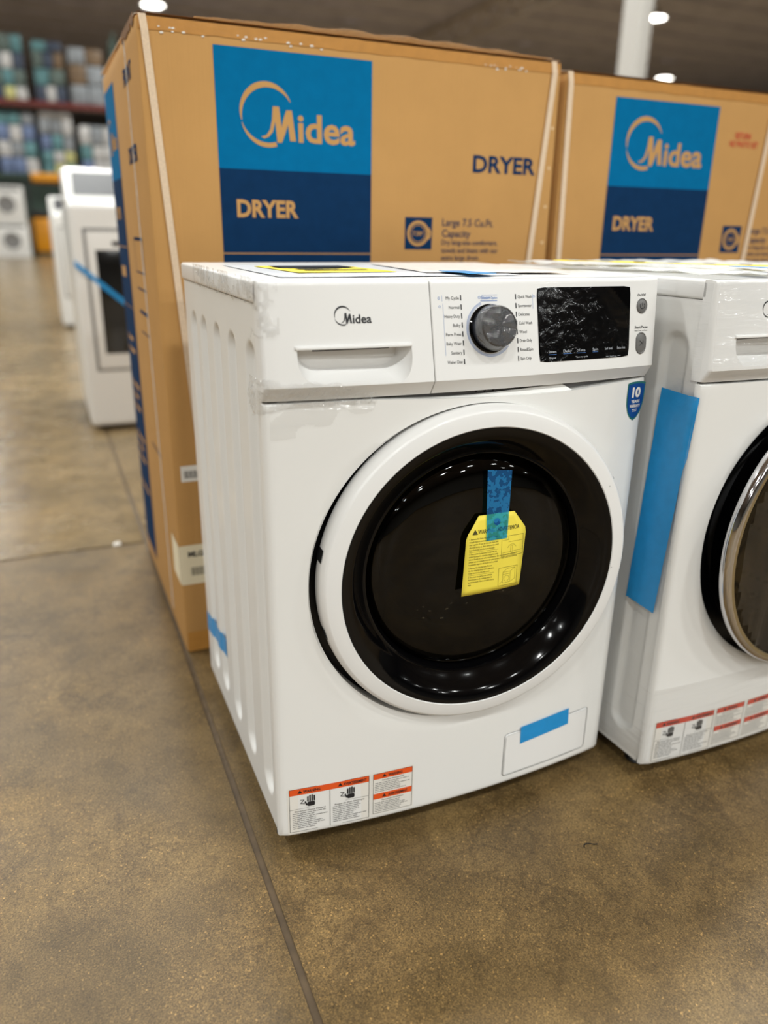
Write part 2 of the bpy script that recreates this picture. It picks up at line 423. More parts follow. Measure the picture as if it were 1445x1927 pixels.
ZT = [(0, .6885), (.139, .689), (.2276, .685), (.291, .683), (.3765, .6814), (.454, .6816), (.5216, .6856), (.595, .6895)]
HC = (.300, .4285); HR = .2465
DC = (.305, -.04, .4313); DY = -.0605        # door hangs ajar by a few degrees
def door(u, v, w_):
    c, s = math.cos(DY), math.sin(DY)
    return (DC[0] + u * c - w_ * s, DC[1] + u * s + w_ * c, DC[2] + v)
on_ctrl = lambda o: (lambda x, z: (x, ctrl(x, z) - o, z))
on_front = lambda o: (lambda x, z: (x, bow(x) - o, z))
on_side = lambda o: (lambda y, z: (side_x(y, z) - o, y, z))
def frame_at(x0, z0):
    dy = (ctrl(x0, z0 + .002) - ctrl(x0, z0 - .002)) / .004
    ez = Vector((0, dy, 1)).normalized(); n = Vector((0, -1, dy)).normalized(); o = Vector((x0, ctrl(x0, z0), z0))
    return lambda u, v, h: tuple(o + Vector((u, 0, 0)) + ez * v + n * h)

def solid(xs, zs, fn, yb):
    nx, nz = len(xs), len(zs)
    V = [(x, fn(x, z), z) for z in zs for x in xs] + [(x, yb, z) for z in zs for x in xs]
    o = nx * nz; F = []
    for j in range(nz - 1):
        for i in range(nx - 1):
            a = j * nx + i; F += [(a, a + 1, a + nx + 1, a + nx), (o + a, o + a + nx, o + a + nx + 1, o + a + 1)]
    for i in range(nx - 1):
        F += [(i, o + i, o + i + 1, i + 1)]; a = (nz - 1) * nx + i; F += [(a, a + 1, o + a + 1, o + a)]
    for j in range(nz - 1):
        a = j * nx; F += [(a, a + nx, o + a + nx, o + a)]; a += nx - 1; F += [(a, o + a, o + a + nx, a + nx)]
    return V, F
def dense(a, b, n, r=.005): return sorted(set([a, a + r * .15, a + r * .45, a + r] + lsp(a + r, b - r, n) + [b - r, b - r * .45, b - r * .15, b]))

def warning_sticker(t, f, x0, x1, z0, z1, kind, heads, ink, hdr):
    """one safety sticker: white body, coloured header bars, pictograms, fine print"""
    o = Geo().rrect(x0 - .003, z0 - .003, x1 + .003, z1 + .003, .003).obj('warning_sticker', f(.0004), PAPER, t)
    p = Geo(); q = Geo(); h = Geo(); hh = (z1 - z0) * .14
    p.frame(x0, z0, x1, z1, .0006)
    if kind == 'hand':
        xm = (x0 + x1) / 2; h.rect(x0, z1 - hh, x1, z1, 4); p.line(xm, z0, xm, z1 - hh, .0006)
        zs = z0 + (z1 - z0) * .53; p.line(x0, zs, x1, zs, .0004)
        for i, (hd, sub) in enumerate(heads):
            a = x0 if i == 0 else xm; wd = (x1 - x0) / 2; cx = a + wd * .53; cz = zs + .004
            p.tri_sign(a + wd * .26, z1 - hh * .75, hh * .55); p.text(hd, a + wd * .34, z1 - hh * .75, hh * .62, width=wd * (.42 if i == 0 else .6), bold=.03)
            p.rrect(cx - .0058, cz - .001, cx + .0058, cz + .0072, .0025)                       # palm
            for k in range(4): p.rrect(cx - .0060 + k * .0033, cz + .0076, cx - .0038 + k * .0033, cz + .0205 - abs(k - 1.6) * .0018, .001)
            p.line(cx - .0061, cz + .001, cx - .0092, cz + .0085, .0022)
            p.line(cx - .0165, cz + .0125, cx - .0105, cz + .012, .001).line(cx - .0105, cz + .012, cx - .016, cz + .006, .001).line(cx - .016, cz + .006, cx - .0095, cz + .0045, .001)
            q.text(sub, a + wd * .5, zs - .0052, .0042, 'C', width=wd * .76, bold=.012)
            zz = zs - .0085; r = 0
            while zz > z0 + .003:
                q.words(a + wd * .07, zz, a + wd * random.Random(r + i * 9).uniform(.55, .95), .0023, r + 40 * i); zz -= .00345; r += 1
    else:
        for i, (hd, sub) in enumerate(heads):
            a = z1 if i == 0 else z0 + (z1 - z0) * .50; lo = z0 + (z1 - z0) * .5 if i == 0 else z0; wd = x1 - x0
            Geo().rect(x0, a - hh, x1, a, 3).obj('header_bar', f(.0006), hdr, o); p.tri_sign(x0 + wd * .28, a - hh * .75, hh * .55); p.text(hd, x0 + wd * .38, a - hh * .75, hh * .62, width=wd * (.36 if i == 0 else .5), bold=.03)
            q.text(sub, x0 + wd * .5, a - hh - .0042, .0038, 'C', width=wd * .56, bold=.012)
            zz = a - hh - .0078; r = 0
            while zz > lo + .003:
                q.words(x0 + wd * .04, zz, x0 + wd * random.Random(r + 3 * i).uniform(.6, .97), .0021, r + 70 * i + 7); zz -= .0032; r += 1
    if h.v: h.obj('header_bar', f(.0006), hdr, o)
    p.obj('sticker_print', f(.0008), ink, o); q.obj('small_print', f(.0008), INKG, o)
    return o

def ragged(V, F, sc, lim):
    """tear pieces out of a sheet"""
    out = []
    for f in F:
        c = sum((Vector(V[i]) for i in f), Vector()) / len(f)
        if noise.noise(c * sc + Vector((3, 1, 7))) < lim + .0: out.append(f)
    return out

def make_washer(label, style, loc, rz):
    t = thing('washing_machine', label, 'washing machine', (0, 0, 0), 0, 'washing machines at the front')
    A = style == 'tag'
    # cabinet sides with pressed channels
    ys = sorted(set(lsp(.012, .03, 3) + lsp(.03, .496, 150) + lsp(.496, D, 4)))
    zs = [.018, .03, .045] + lsp(.056, .096, 14) + lsp(.11, .70, 9) + lsp(.722, .762, 14) + [.775, .79, .806]
    V, F = grid(ys, zs, lambda y, z: (side_x(y, z), y, z)); mk('cabinet_side', V, F, WHITE, t, 1.2)
    V, F = grid(ys, zs, lambda y, z: (W - side_x(y, z), y, z)); mk('cabinet_side', V, F, WHITE, t, 1.2)
    box('cabinet_back', (.004, D - .004, .018), (W - .004, D, .806), WHITE, t)
    box('cabinet_base', (.004, .012, .018), (W - .004, D - .004, .022), GREYP, t)
    # lid
    lid = box('lid', (0, .014, .8065), (W, D + .004, .834), WPLAS, t, .004, 3)
    for x in (.05, W - .05):
        for y in (.06, D - .06):
            V, F = lathe([(.0, -.02), (.02, -.02), (.022, -.016), (.018, -.008), (.010, .0), (.010, .019)], 16, lambda u, v, w_: (x + u, y + v, w_)); mk('foot', V, F, BLACKP, t, .8)
    # front panel with the door opening
    def zt(x): return interp(min(max(x, 0), W), ZT)
    pts = []
    angs = set(lsp(0, 2 * math.pi, 145)[:-1])
    for cx, cz in ((0, .018), (W, .018), (0, zt(0)), (W, zt(W))): angs.add(math.atan2(cz - HC[1], cx - HC[0]) % (2 * math.pi))
    angs = sorted(angs)
    rings = [('h', .0)] + [('t', k) for k in (0, .05, .15, .3, .5, .7, .82, .9, .95, .975, .99, 1)] + [('f', 0)]
    V = []
    for a in angs:
        c, s = math.cos(a), math.sin(a); tm = 9
        if c > 1e-9: tm = min(tm, (W - HC[0]) / c)
        if c < -1e-9: tm = min(tm, -HC[0] / c)
        if s < -1e-9: tm = min(tm, (.018 - HC[1]) / s)
        if s > 1e-9:
            for _ in range(12): tt = (zt(HC[0] + c * min(tm, .3 / max(s, .01))) - HC[1]) / s; tm = min(tm, tt) if _ == 0 else min(tm, tt)
        for kind, k in rings:
            if kind == 'h': x, z = HC[0] + c * HR, HC[1] + s * HR; V.append((x, bow(x) + .03, z)); continue
            r = HR + (tm - HR) * (1 if kind == 'f' else k); x, z = HC[0] + c * r, HC[1] + s * r
            x = min(max(x, 0), W)
            y = front(x, z) + (.0035 * (1 - k / .05) if kind == 't' and k < .05 else 0)
            V.append((x, .012 if kind == 'f' else y, z))
    n = len(rings); F = []
    for j in range(len(angs)):
        q = ((j + 1) % len(angs)) * n
        for i in range(n - 1): F.append((j * n + i, q + i, q + i + 1, j * n + i + 1))
    fp = mk('front_panel', V, F, WHITE, t, .7)
    # white lip above the panel and the dark pocket under the fascia
    V, F = grid(lsp(.02, .452, 24), [0, 1], lambda x, k: (x - .02 * k * (x > .44), bow(x) + .004 + .008 * k, zt(x) - .0005 + k * interp(x, [(0, 0), (.2, .0003), (.29, .0028), (.40, .0085), (.46, .012)]))); mk('panel_return', V, F, WHITE, t, 1)
    V, F = grid(lsp(.01, W - .01, 24), [.670, .698], lambda x, z: (x, bow(x) + .0165, z)); ps = mk('pocket_strip', V, F, GREYP, t, 1)
    g = Geo()
    for k in range(3): g.disc(.296 + k * .0135, .6885, .0022, 12)
    g.obj('screw_hole', lambda x, z: (x, bow(x) + .0160, z), BLACKP, ps)
    # gasket well, gasket, drum
    V, F = lathe([(HR + .002, 0), (HR + .002, .035), (.19, .035), (.185, .06)], 72, lambda u, v, w_: (HC[0] + u, bow(HC[0] + u) + .012 + w_, HC[1] + v)); mk('door_well', V, F, BLACKP, t, .6)
    V, F = lathe([(.185, .045), (.172, .03), (.166, .045), (.176, .07), (.19, .085)], 56, lambda u, v, w_: (HC[0] + u, w_, HC[1] + v)); mk('door_gasket', V, F, GASKET, t, .9)
    V, F = lathe([(.19, .07), (.225, .085), (.225, .42), (.20, .44), (.06, .45), (.03, .43), (0, .43)], 64, lambda u, v, w_: (HC[0] + u, w_, HC[1] + v)); dr = mk('drum', V, F, DRUM, t, .6)
    for k in range(3):
        a = R(35 + 120 * k); V = []
        for y in lsp(.1, .42, 5):
            for da, rr in ((-.14, .224), (-.05, .175), (.05, .175), (.14, .224)): V.append((HC[0] + rr * math.cos(a + da), y, HC[1] + rr * math.sin(a + da)))
        mk('drum_lifter', V, [(4 * j + i, 4 * j + i + 1, 4 * j + i + 5, 4 * j + i + 4) for j in range(4) for i in range(3)], STEEL, dr, .9)
    # door
    if A:
        V, F = lathe([(.17, .046), (.225, .046), (.238, .036), (.2430, .026), (.2430, .014), (.2418, .006), (.2395, .0005), (.2365, -.0028), (.2345, -.0036), (.222, -.0056), (.2158, -.0066), (.2145, -.0055)], 144, door)
        d = mk('door', V, F, WPLAS, t, .6)
        V, F = lathe([(.2146, -.0055), (.2138, -.0066), (.208, -.0056), (.195, .002), (.180, .018), (.1755, .022), (.1735, .0215), (.1715, .0225), (.1685, .030), (.1665, .037)], 128, door)
        mk('door_bezel', V, F, BLACKG, d, .5)
        V, F = lathe([(.1668, .035), (.164, .0305), (.157, .0255), (.14, .0195), (.11, .0155), (.07, .0125), (.03, .0112), (0, .011)], 96, door); mk('door_glass', V, F, GLASS, d, .9)
        V, F = lathe([(.160, .048), (.157, .075), (.148, .105), (.125, .128), (.09, .14), (.04, .145), (0, .146)], 80, door); mk('inner_bowl', V, F, GLASS, d, .9)
        V, F = lathe([(.170, .047), (.160, .047), (.158, .052), (.170, .052), (.170, .047)], 80, door); mk('inner_rim', V, F, BLACKG, d, .5)
        # seam of the grip on the right
        Geo().line(.2155, -.020, .2415, -.018, .0009).line(.1965, .112, .209, .1215, .0009).line(.209, .1215, .2065, .125, .0009).obj('grip_seam', lambda u, v: door(u, v, -.0066 + max(0, (math.hypot(u, v) - .2155) / .019) * .003 - .0008 + max(0, math.hypot(u, v) - .2345) * .9), GREYP, d)
        for a in (168, 196):
            V, F = grid([a - 2.2, a + 2.2], lsp(.008, .03, 3), lambda q, w_: door(.2434 * math.cos(R(q)), .2434 * math.sin(R(q)), w_)); mk('hinge_notch', V, F, BLACKP, d)
    else:
        dm = lambda u, v, w_: (.2975 + u, -.012 + w_, .428 + v)
        V, F = lathe([(.17, .03), (.217, .012), (.220, .0), (.224, -.012), (.240, -.026), (.242, -.030)], 128, dm); d = mk('door', V, F, BLACKG, t, .5)
        V, F = lathe([(.2415, -.028), (.2428, -.034), (.2405, -.041), (.2370, -.0445), (.2335, -.0455)], 128, dm); mk('chrome_ring', V, F, CHROME, d, .9)
        V, F = lathe([(.2335, -.0455), (.2280, -.0455), (.2265, -.043)], 128, dm); mk('inner_trim', V, F, mat('champagne_trim', (172, 156, 120), .3, metal=.8), d, .9)
        V, F = lathe([(.2267, -.043), (.20, -.035), (.15, -.026), (.10, -.020), (0, -.016)], 96, dm); mk('door_glass', V, F, GLASS, d, .9)
        V, F = lathe([(.2225, -.03), (.19, -.01), (.17, .02)], 96, dm); mk('inner_rim', V, F, BLACKG, d, .9)
        r_ = random.Random(5)                                 # film drawn over the door in long creases
        V, F = grid(lsp(-.225, .225, 70), lsp(-.235, .235, 30), lambda u, v: dm(u, v, -.0545 - .004 * noise.noise((u * 45, v * 3, 2)) - .0035 * abs(noise.noise((u * 120 + v * 20, v * 4, 7)))))
        keep = [f for f in F if all(math.hypot(V[i][0] - .2975, V[i][2] - .428) < .236 for i in f)]
        mk('film_wrap', V, keep, DFILM, d, 1.2)
    # drawer front with scooped grip
    XS = .2222
    zsl = sorted(set([.692, .6935, .696, .700, .705, .7085, .71, .7125] + lsp(.72, .828, 9) + [.830, .832, .8334, .834]))
    V, F = solid(dense(0, XS - .0006, 14), zsl, lambda x, z: ctrl_b(x, z, 0, XS - .0006, .006, .0015), .022)
    dw = mk('detergent_drawer', V, F, WPLAS, t)
    def prof(xa, xb, xc, xd, ztop, zbot, r):          # top corners a,b; bottom c,d
        P = [(xa, ztop), (xb, ztop)]
        for k in range(7):
            a = R(15 * k); P.append((xd + (xb - xd) * math.cos(a), zbot + (ztop - .008 - zbot) * (1 - math.sin(a))))
        for k in range(7):
            a = R(90 - 15 * k); P.append((xc - (xc - xa) * math.cos(a), zbot + (ztop - .008 - zbot) * (1 - math.sin(a))))
        return P
    loops = [(-.06, prof(.026, .206, .056, .178, .7565, .700, 0)), (-.014, prof(.0415, .1905, .064, .170, .7565, .7155, 0)), (.010, prof(.050, .182, .076, .158, .7565, .728, 0))]
    V = [(x, y, z) for y, P in loops for x, z in P]; k = len(loops[0][1])
    F = [tuple(range(k)), tuple(range(2 * k, 3 * k))[::-1]] + [(L_ * k + i, L_ * k + (i + 1) % k, (L_ + 1) * k + (i + 1) % k, (L_ + 1) * k + i) for L_ in range(2) for i in range(k)]
    cut = mk('cut', V, F, WPLAS)
    md = dw.modifiers.new('b', 'BOOLEAN'); md.object = cut; md.operation = 'DIFFERENCE'; md.solver = 'EXACT'
    bpy.context.view_layer.update(); dg = bpy.context.evaluated_depsgraph_get()
    me = bpy.data.meshes.new_from_object(dw.evaluated_get(dg)); dw.modifiers.clear(); dw.data = me; smooth(me, .45)
    me.materials.clear(); me.materials.append(WPLAS)
    bpy.data.objects.remove(cut)
    lp = mk('grip_lip', *solid(dense(.0395, .1925, 10, .003), [.7545, .7552, .757, .7588, .7595], lambda x, z: ctrl(x, z) - .003 + ro(x - .0395, .003) + ro(.1925 - x, .003) + ro(.7595 - z, .0018) + ro(z - .7545, .0018), -.006), WPLAS, dw, .8)
    box('grip_slot', (.068, .0085, .7495), (.172, .0098, .7535), DGREY, dw)
    Geo().logo(.0915, .7935, .0485).obj('brand_lettering', on_ctrl(.0004), INK, dw)
    # control fascia
    V, F = solid(dense(XS + .0006, W, 22), zsl, lambda x, z: ctrl_b(x, z, XS + .0006, W, .0015, .006), .022)
    cp = mk('control_panel', V, F, WPLAS, t, .45)
    g = Geo(); g2 = Geo(); g3 = Geo(); b = Geo(); rows = [.8119, .8005, .7895, .7783, .7671, .7558, .7443, .7328]
    Ls = [('My Cycle', .2441), ('Normal', .2475), ('Heavy Duty', .2406), ('Bulky', .2520), ('Perm Press', .2412), ('Baby Wear', .2411), ('Sanitary', .2472), ('Washer Clean', .2410)]
    Rs = [('Quick Wash', .3740), ('Sportswear', .3734), ('Delicates', .3694), ('Cold Wash', .3730), ('Wool', .3638), ('Drain Only', .3716), ('Rinse&Spin', .3727), ('Spin Only', .3694)]
    for (l, xl), (r, xr), z in zip(Ls, Rs, rows):
        g.rect(.2648, z - .0033, .2664, z + .0033); g.text(l, .2630, z - .0021, .0056, 'R', width=.2630 - xl)
        g2.rect(.3479, z - .0033, .3494, z + .0033); g2.text(r, .3520, z - .0021, .0056, 'L', width=xr - .3520)
    g3.text('On/Off', .5630, .8088, .0050, 'C', width=.015, bold=.01); g3.text('Start/Pause', .5650, .7638, .0054, 'C', width=.0245, bold=.01)
    g3.text('Hold 3 sec. to Reset', .5650, .7600, .0028, 'C', width=.0245)
    g.obj('program_legend', on_ctrl(.0004), INK, cp); g2.obj('program_legend', on_ctrl(.0004), INK, cp); g3.obj('button_caption', on_ctrl(.0004), INK, cp)
    b.line(.2384, .8078, .2384, .8150, .0003).line(.2392, .741, .2392, .8050, .0003)
    b.arc(.2338, .8118, .0014, -35, 215, .0004); b.line(.2326, .8113, .2338, .8098, .0004).line(.2350, .8113, .2338, .8098, .0004)
    b.arc(.2345, .8013, .0015, -40, 230, .0004); b.line(.2338, .8003, .2352, .7998, .0004)
    b.arc(.3775, .8113, .0015, -40, 230, .0004).line(.3755, .806, .3755, .8150, .0003).line(.3755, .796, .3755, .8061, .0003)
    b.arc(.2932, .8116, .0017, -60, 240, .0005).line(.2932, .8098, .2932, .8116, .0005)
    b.text('Steam', .2960, .8096, .0056, width=.0135, bold=.01).text('Option', .3105, .8096, .0042, width=.0098, bold=.01)
    b.line(.2965, .8146, .3206, .8146, .0003).line(.2945, .8074, .3200, .8074, .0007)
    for rr in (.0328, .0341, .0352): b.arc(.3070, .7726, rr, 110, 320, .0004, n=40)
    b.obj('blue_legend', on_ctrl(.0004), INKB, cp)
    # dial
    fr_ = frame_at(.3070, .7724)
    V, F = lathe([(.0318, 0), (.0318, .0015), (.0300, .0030), (.0285, .0030), (.0285, .0012)], 64, lambda u, v, w_: fr_(u, v, w_)); dl = mk('dial', V, F, BLACKG, t, .5)
    V, F = lathe([(.0282, .001), (.0278, .008), (.0268, .0225), (.0262, .0242), (.0248, .0250), (.0240, .0244), (0, .0244)], 64, lambda u, v, w_: fr_(u, v, w_)); mk('dial_cap', V, F, DGREY, dl, .5)
    rs_ = random.Random(3)
    def crump(a, r):
        h = .0258 + .0075 * abs(math.sin(a * 2.5 + .6)) * (r / .024) * (1 - r / .03) * 2 + .0012 * noise.noise((r * 260, a * 3, 1))
        if r > .0262: h = .0262 - (r - .0262) * 3.2
        return fr_(r * math.cos(a), r * math.sin(a), h)
    V, F = grid(lsp(0, 2 * math.pi, 61), [.0005, .004, .008, .012, .016, .020, .024, .0268, .0290, .0302], crump); mk('dial_film', V, F, KFILM, dl, .2)
    # display
    ds_ = Geo(); ds_.rrect(.3822, .7240 + .0018, .5418, .8230, .0055)
    def dmap(x, z): return (x, ctrl(x, z) - .0009, z)
    P = ds_.v; c_ = (.462, .774); V = [c_] + P
    xs = lsp(.3822, .5418, 12); top = []
    V, F = grid(lsp(0, 1, 14), lsp(0, 1, 10), lambda u, v: (.3822 + .1596 * u, 0, .7258 + .0972 * v))
    def inset(x, z):     # round the corners of the rectangular grid
        u = (x - .462) / .0798; v = (z - .7744) / .0486; r = .10
        return x, z
    V = [(x, ctrl(x, z) - .0009, z) for x, _, z in V]
    corner = .0045
    W2 = []
    for x, y, z in V:
        dx = min(x - .3822, .5418 - x); dz = min(z - .7258, .8230 - z)
        if dx < 1e-6 and dz < 1e-6:
            x += corner * .3 * (1 if x < .46 else -1); z += corner * .3 * (1 if z < .77 else -1)
        W2.append((x, ctrl(x, z) - .0009, z))
    dp = mk('display', W2, F, BLACKG, t, 1)
    g = Geo()
    for s_, xa, xb in (('Steam', .3971, .4104), ('Delay', .4222, .4369), ('Temp.', .4492, .4613), ('Spin', .4737, .4834), ('Soil level', .4961, .5100), ('Extra rinse', .5190, .5343)):
        g.text(s_, xa, .7372, .0052, width=xb - xa)
    g.arc(.4470, .7388, .0013, -35, 215, .0004).line(.4459, .7383, .447, .737, .0004).line(.4481, .7383, .447, .737, .0004)
    g.text('*Signal', .3976, .7296, .0033, width=.0116).text('*Save my cycle', .4432, .7290, .0033, width=.0217).line(.498, .7282, .503, .7280, .0004).line(.520, .7277, .526, .7280, .0004)
    g.text('Hold 3 sec.', .5055, .7268, .0026, width=.013)
    g.obj('display_print', on_ctrl(.0013), INKW, dp)
    g = Geo()
    for xa, xb in ((.397, .4105), (.422, .437), (.446, .4615), (.4735, .4835)): g.line(xa, .7353, xb, .7353, .0005)
    g.obj('display_mark', on_ctrl(.0013), INKB, dp)
    V, F = grid(lsp(.383, .543, 40), lsp(.7255, .8245, 26), lambda x, z: (x, ctrl(x, z) - .0022 - .0012 * abs(noise.noise((x * 60, z * 60, 4))) - .006 * max(0, (x - .50) / .04 + (z - .79) / .05) * (x > .48 and z > .77), z))
    keep = [f for f in F if (sum(V[i][0] for i in f) / 4 - .50) / .041 + (sum(V[i][2] for i in f) / 4 - .8235) / .040 < 0 or sum(V[i][2] for i in f) / 4 < .783]
    mk('display_film', V, keep, FILM, dp, 1)
    # buttons
    for zc, hz in ((.7953, 0), (.7430, .0050)):
        fb = frame_at(.5640 if hz == 0 else .5651, zc); V = []; n = 40; pr = [(1, 0), (1, .0012), (.93, .002), (.86, .0014), (.80, .0018), (.0, .0018)]
        for r_, h_ in pr:
            for k in range(n):
                a = 2 * math.pi * k / n; V.append(fb(.0095 * r_ * math.cos(a), .0105 * r_ * math.sin(a) + (hz * r_ if math.sin(a) > 1e-6 else -hz * r_ if math.sin(a) < -1e-6 else 0), h_))
        F = [(j * n + k, j * n + (k + 1) % n, (j + 1) * n + (k + 1) % n, (j + 1) * n + k) for j in range(len(pr) - 1) for k in range(n)]
        bt = mk('button', V, F, GREYP, t, .6)
        g = Geo()
        if hz == 0: g.arc(0, 0, .0040, 130, 410, .0008).line(0, 0, 0, .0048, .0008)
        else: g.line(-.003, .0035, .0015, 0, .0007).line(.0015, 0, -.003, -.0035, .0007).line(.003, .0035, .003, -.0035, .0007)
        g.obj('button_symbol', lambda u, v: fb(u, v, .0022), DGREY, bt)
    # drain filter hatch, lower right
    P = Geo().rrect(.3790, .0345, .5560, .1175, .006)
    hm = Geo(); hm.v = P.v; hm.f = P.f
    pts = P.v; n = len(pts); V = []
    cx = sum(p[0] for p in pts) / n; cz = sum(p[1] for p in pts) / n
    hatch_loops = [(1.0, .0002), (.994, -.0012), (.985, -.0016)]
    for s_, o_ in hatch_loops:
        for x, z in pts: X = cx + (x - cx) * s_; Z = cz + (z - cz) * (1 - (1 - s_) * 2.1); V.append((X, bow(X) + o_, Z))
    F = [(j * n + i, j * n + (i + 1) % n, (j + 1) * n + (i + 1) % n, (j + 1) * n + i) for j in range(2) for i in range(n)]
    # curved infill made of vertical strips
    ht = mk('drain_hatch', V, F, WPLAS, t, .8)
    V, F = grid(lsp(.3815, .5535, 16), [.038, .114], lambda x, z: (x, bow(x) - .0015, z)); mk('hatch_face', V, F, WPLAS, ht, 1)
    g = Geo(); hp = pts + [pts[0]]
    for (x0, z0), (x1, z1) in zip(hp, hp[1:]):
        if math.hypot(x1 - x0, z1 - z0) > 1e-5:
            m_ = max(1, int(abs(x1 - x0) / .02))
            for q in range(m_): g.line(x0 + (x1 - x0) * q / m_, z0 + (z1 - z0) * q / m_, x0 + (x1 - x0) * (q + 1) / m_, z0 + (z1 - z0) * (q + 1) / m_, .0011)
    g.obj('hatch_gap', on_front(.0005), GASKET, ht)
    # stickers
    warning_sticker(t, on_front, .0165, .1400, .0265, .1055, 'hand', [('WARNING', 'Electrical Shock Hazard'), ('AVERTISSEMENT', 'Risque de choc électrique')], INK, ORANGE if A else REDP)
    warning_sticker(t, on_front, .1470, .2115, .0305, .1055, 'txt', [('WARNING', 'Service Personnel'), ('AVERTISSEMENT', 'Personnel d\'entretien')], INK, ORANGE if A else REDP)
    if not A: warning_sticker(t, on_front, .2200, .2850, .0305, .1055, 'txt', [('WARNING', 'Service Personnel'), ('AVERTISSEMENT', 'Personnel d\'entretien')], INK, REDP)
    if A:
        sh = lambda k: [(.5610 + .0165 * (1 - 1), 0)] 
        def shield(s_):
            cx, top, h, hw = .5755, .6850, .060, .0185
            P = [(-1, -.04), (-.6, -.01), (0, .0), (.6, -.01), (1, -.04), (1.0, -.4), (.93, -.6), (.7, -.8), (.35, -.94), (0, -1.0), (-.35, -.94), (-.7, -.8), (-.93, -.6), (-1.0, -.4)]
            return [(cx + hw * s_ * a, top - h / 2 + (b_ + .5) * h * s_) for a, b_ in P]
        st = Geo().poly(shield(1)).obj('warranty_sticker', on_front(.0005), SHGREEN, t)
        Geo().poly(shield(.9)).obj('sticker_field', on_front(.0007), SHIELD, st)
        Geo().text('10', .576, .6615, .020, 'C', bold=.05).text('YEARS', .576, .6525, .0062, 'C', bold=.03).text('WARRANTY', .576, .6455, .0062, 'C', width=.022, bold=.03).rect(.571, .6415, .581, .6425).rect(.572, .6390, .580, .6400).obj('sticker_print', on_front(.0009), PAPER, st)
        # tapes
        q4 = [(.4089, .1246), (.5095, .1310), (.5111, .0993), (.4098, .0917)]
        V, F = grid(lsp(0, 1, 12), [0, 1], lambda u, v: (lambda x, z: (x, bow(x) - .0024, z))(*[(1 - v) * ((1 - u) * q4[0][i] + u * q4[1][i]) + v * ((1 - u) * q4[3][i] + u * q4[2][i]) for i in (0, 1)]))
        mk('blue_tape_strip', V, F, BTAPE, t, 1)
        side_tape = lambda y, z: (.003 + (side_x(y, z) - .003) * .3 - .0008, y, z)
        s4 = [(.534, .150), (.346, .176), (.350, .137), (.534, .108)]
        V, F = grid(lsp(0, 1, 40), [0, .5, 1], lambda u, v: side_tape(*[(1 - v) * ((1 - u) * s4[0][i] + u * s4[1][i]) + v * ((1 - u) * s4[3][i] + u * s4[2][i]) for i in (0, 1)]))
        mk('blue_tape_strip', V, F, BTAPE, t, 1)
        # crumpled film left on the corners
        def around(s_, z, o_):     # path over the left corner: s<0 on the side, s>0 on the front
            if s_ < 0: return (-o_, .012 - s_, z)
            return (s_ - o_ * max(0, 1 - s_ / .02), ctrl(max(s_, .004), z) - o_ + .01 * max(0, 1 - s_ / .012), z)
        def fl1(s_, v):
            top = .716 + .005 * noise.noise((s_ * 60, 0, 3)) - .018 * max(0, (s_ - .08) / .065) + (.004 if s_ < .02 else 0); bot = .684 + .006 * noise.noise((s_ * 45, 5, 3)) - .014 * max(0, .03 - s_) / .05
            z = bot + (top - bot) * v
            return around(s_, max(z, .6925) if s_ > 0 else z, .0018 + .004 * (1 + noise.noise((s_ * 110, z * 160, 2))) * math.sin(math.pi * (.15 + .7 * v)))[:2] + (z,)
        V, F = grid(lsp(-.03, .143, 70), lsp(0, 1, 16), fl1); F = ragged(V, F, 70, .34); mk('torn_film', V, F, CRUMP, t, .35)
        def fl2(s_, v):
            z = .838 - v * (.030 + .012 * noise.noise((s_ * 30, 1, 1))); o_ = .0012 + .002 * (1 + noise.noise((s_ * 90, z * 120, 8)))
            return (-o_, s_, z)
        V, F = grid(lsp(.004, .40, 90), lsp(0, 1, 8), fl2); F = ragged(V, F, 38, .05); mk('torn_film', V, F, CRUMP, t, .35)
        def fl3(s_, v):
            z = .836 - v * (.065 + .02 * noise.noise((s_ * 70, 1, 5))); return around(s_, z, .0015 + .003 * (1 + noise.noise((s_ * 120, z * 100, 4))))
        V, F = grid(lsp(-.012, .022, 16), lsp(0, 1, 22), fl3); F = ragged(V, F, 70, .0); mk('torn_film', V, F, CRUMP, t, .35)
        def fl4(s_, v):    # thin sheet clinging below the fascia
            z = .690 - v * (.045 + .012 * noise.noise((s_ * 20, 2, 2))); return (s_, bow(s_) - .001 - .0015 * (1 + noise.noise((s_ * 50, z * 60, 1))), z)
        V, F = grid(lsp(.008, .15, 60), lsp(0, 1, 24), fl4); F = ragged(V, F, 22, .02); mk('torn_film', V, F, FILM2, t, .5)
    else:
        # wide blue tape folded over the front left edge
        def tp(s_, z):
            return (side_x(s_, z) - .001 if s_ > .010 else (-.0008 if s_ > .004 else .0002), s_, z)
        V, F = grid(lsp(0, 1, 12), lsp(0, 1, 24), lambda u, v: (lambda y_, z_: (-.0045 - .0012 * abs(noise.noise((y_ * 90, z_ * 25, 3))) + (.004 if y_ < .006 else 0), y_, z_))((.085 - .015 * v) * (1 - u) + (.022 * (1 - v) - .0005) * u, .3135 + .36 * v - .004 * u))
        mk('blue_tape_strip', V, F, BTAPE, t, .6)
        # stretch film around the cabinet
        V, F = grid(lsp(.004, .5, 30), lsp(.03, .83, 60), lambda y, z: (-.0022 - .0012 * noise.noise((y * 8, z * 70, 1)), y, z)); mk('film_wrap', V, F, FILM2, t, 1)
        V, F = grid(lsp(.0, .55, 36), lsp(.025, .175, 30), lambda x, z: (x, bow(x) - .003 - .0015 * noise.noise((x * 9, z * 90, 5)), z)); mk('film_wrap', V, F, FILM2, t, 1)
        V, F = grid(lsp(.0, .55, 36), lsp(.70, .834, 24), lambda x, z: (x, ctrl(x, z) - .003 - .002 * noise.noise((x * 12, z * 80, 6)), z)); mk('film_wrap', V, F, FILM2, t, 1)
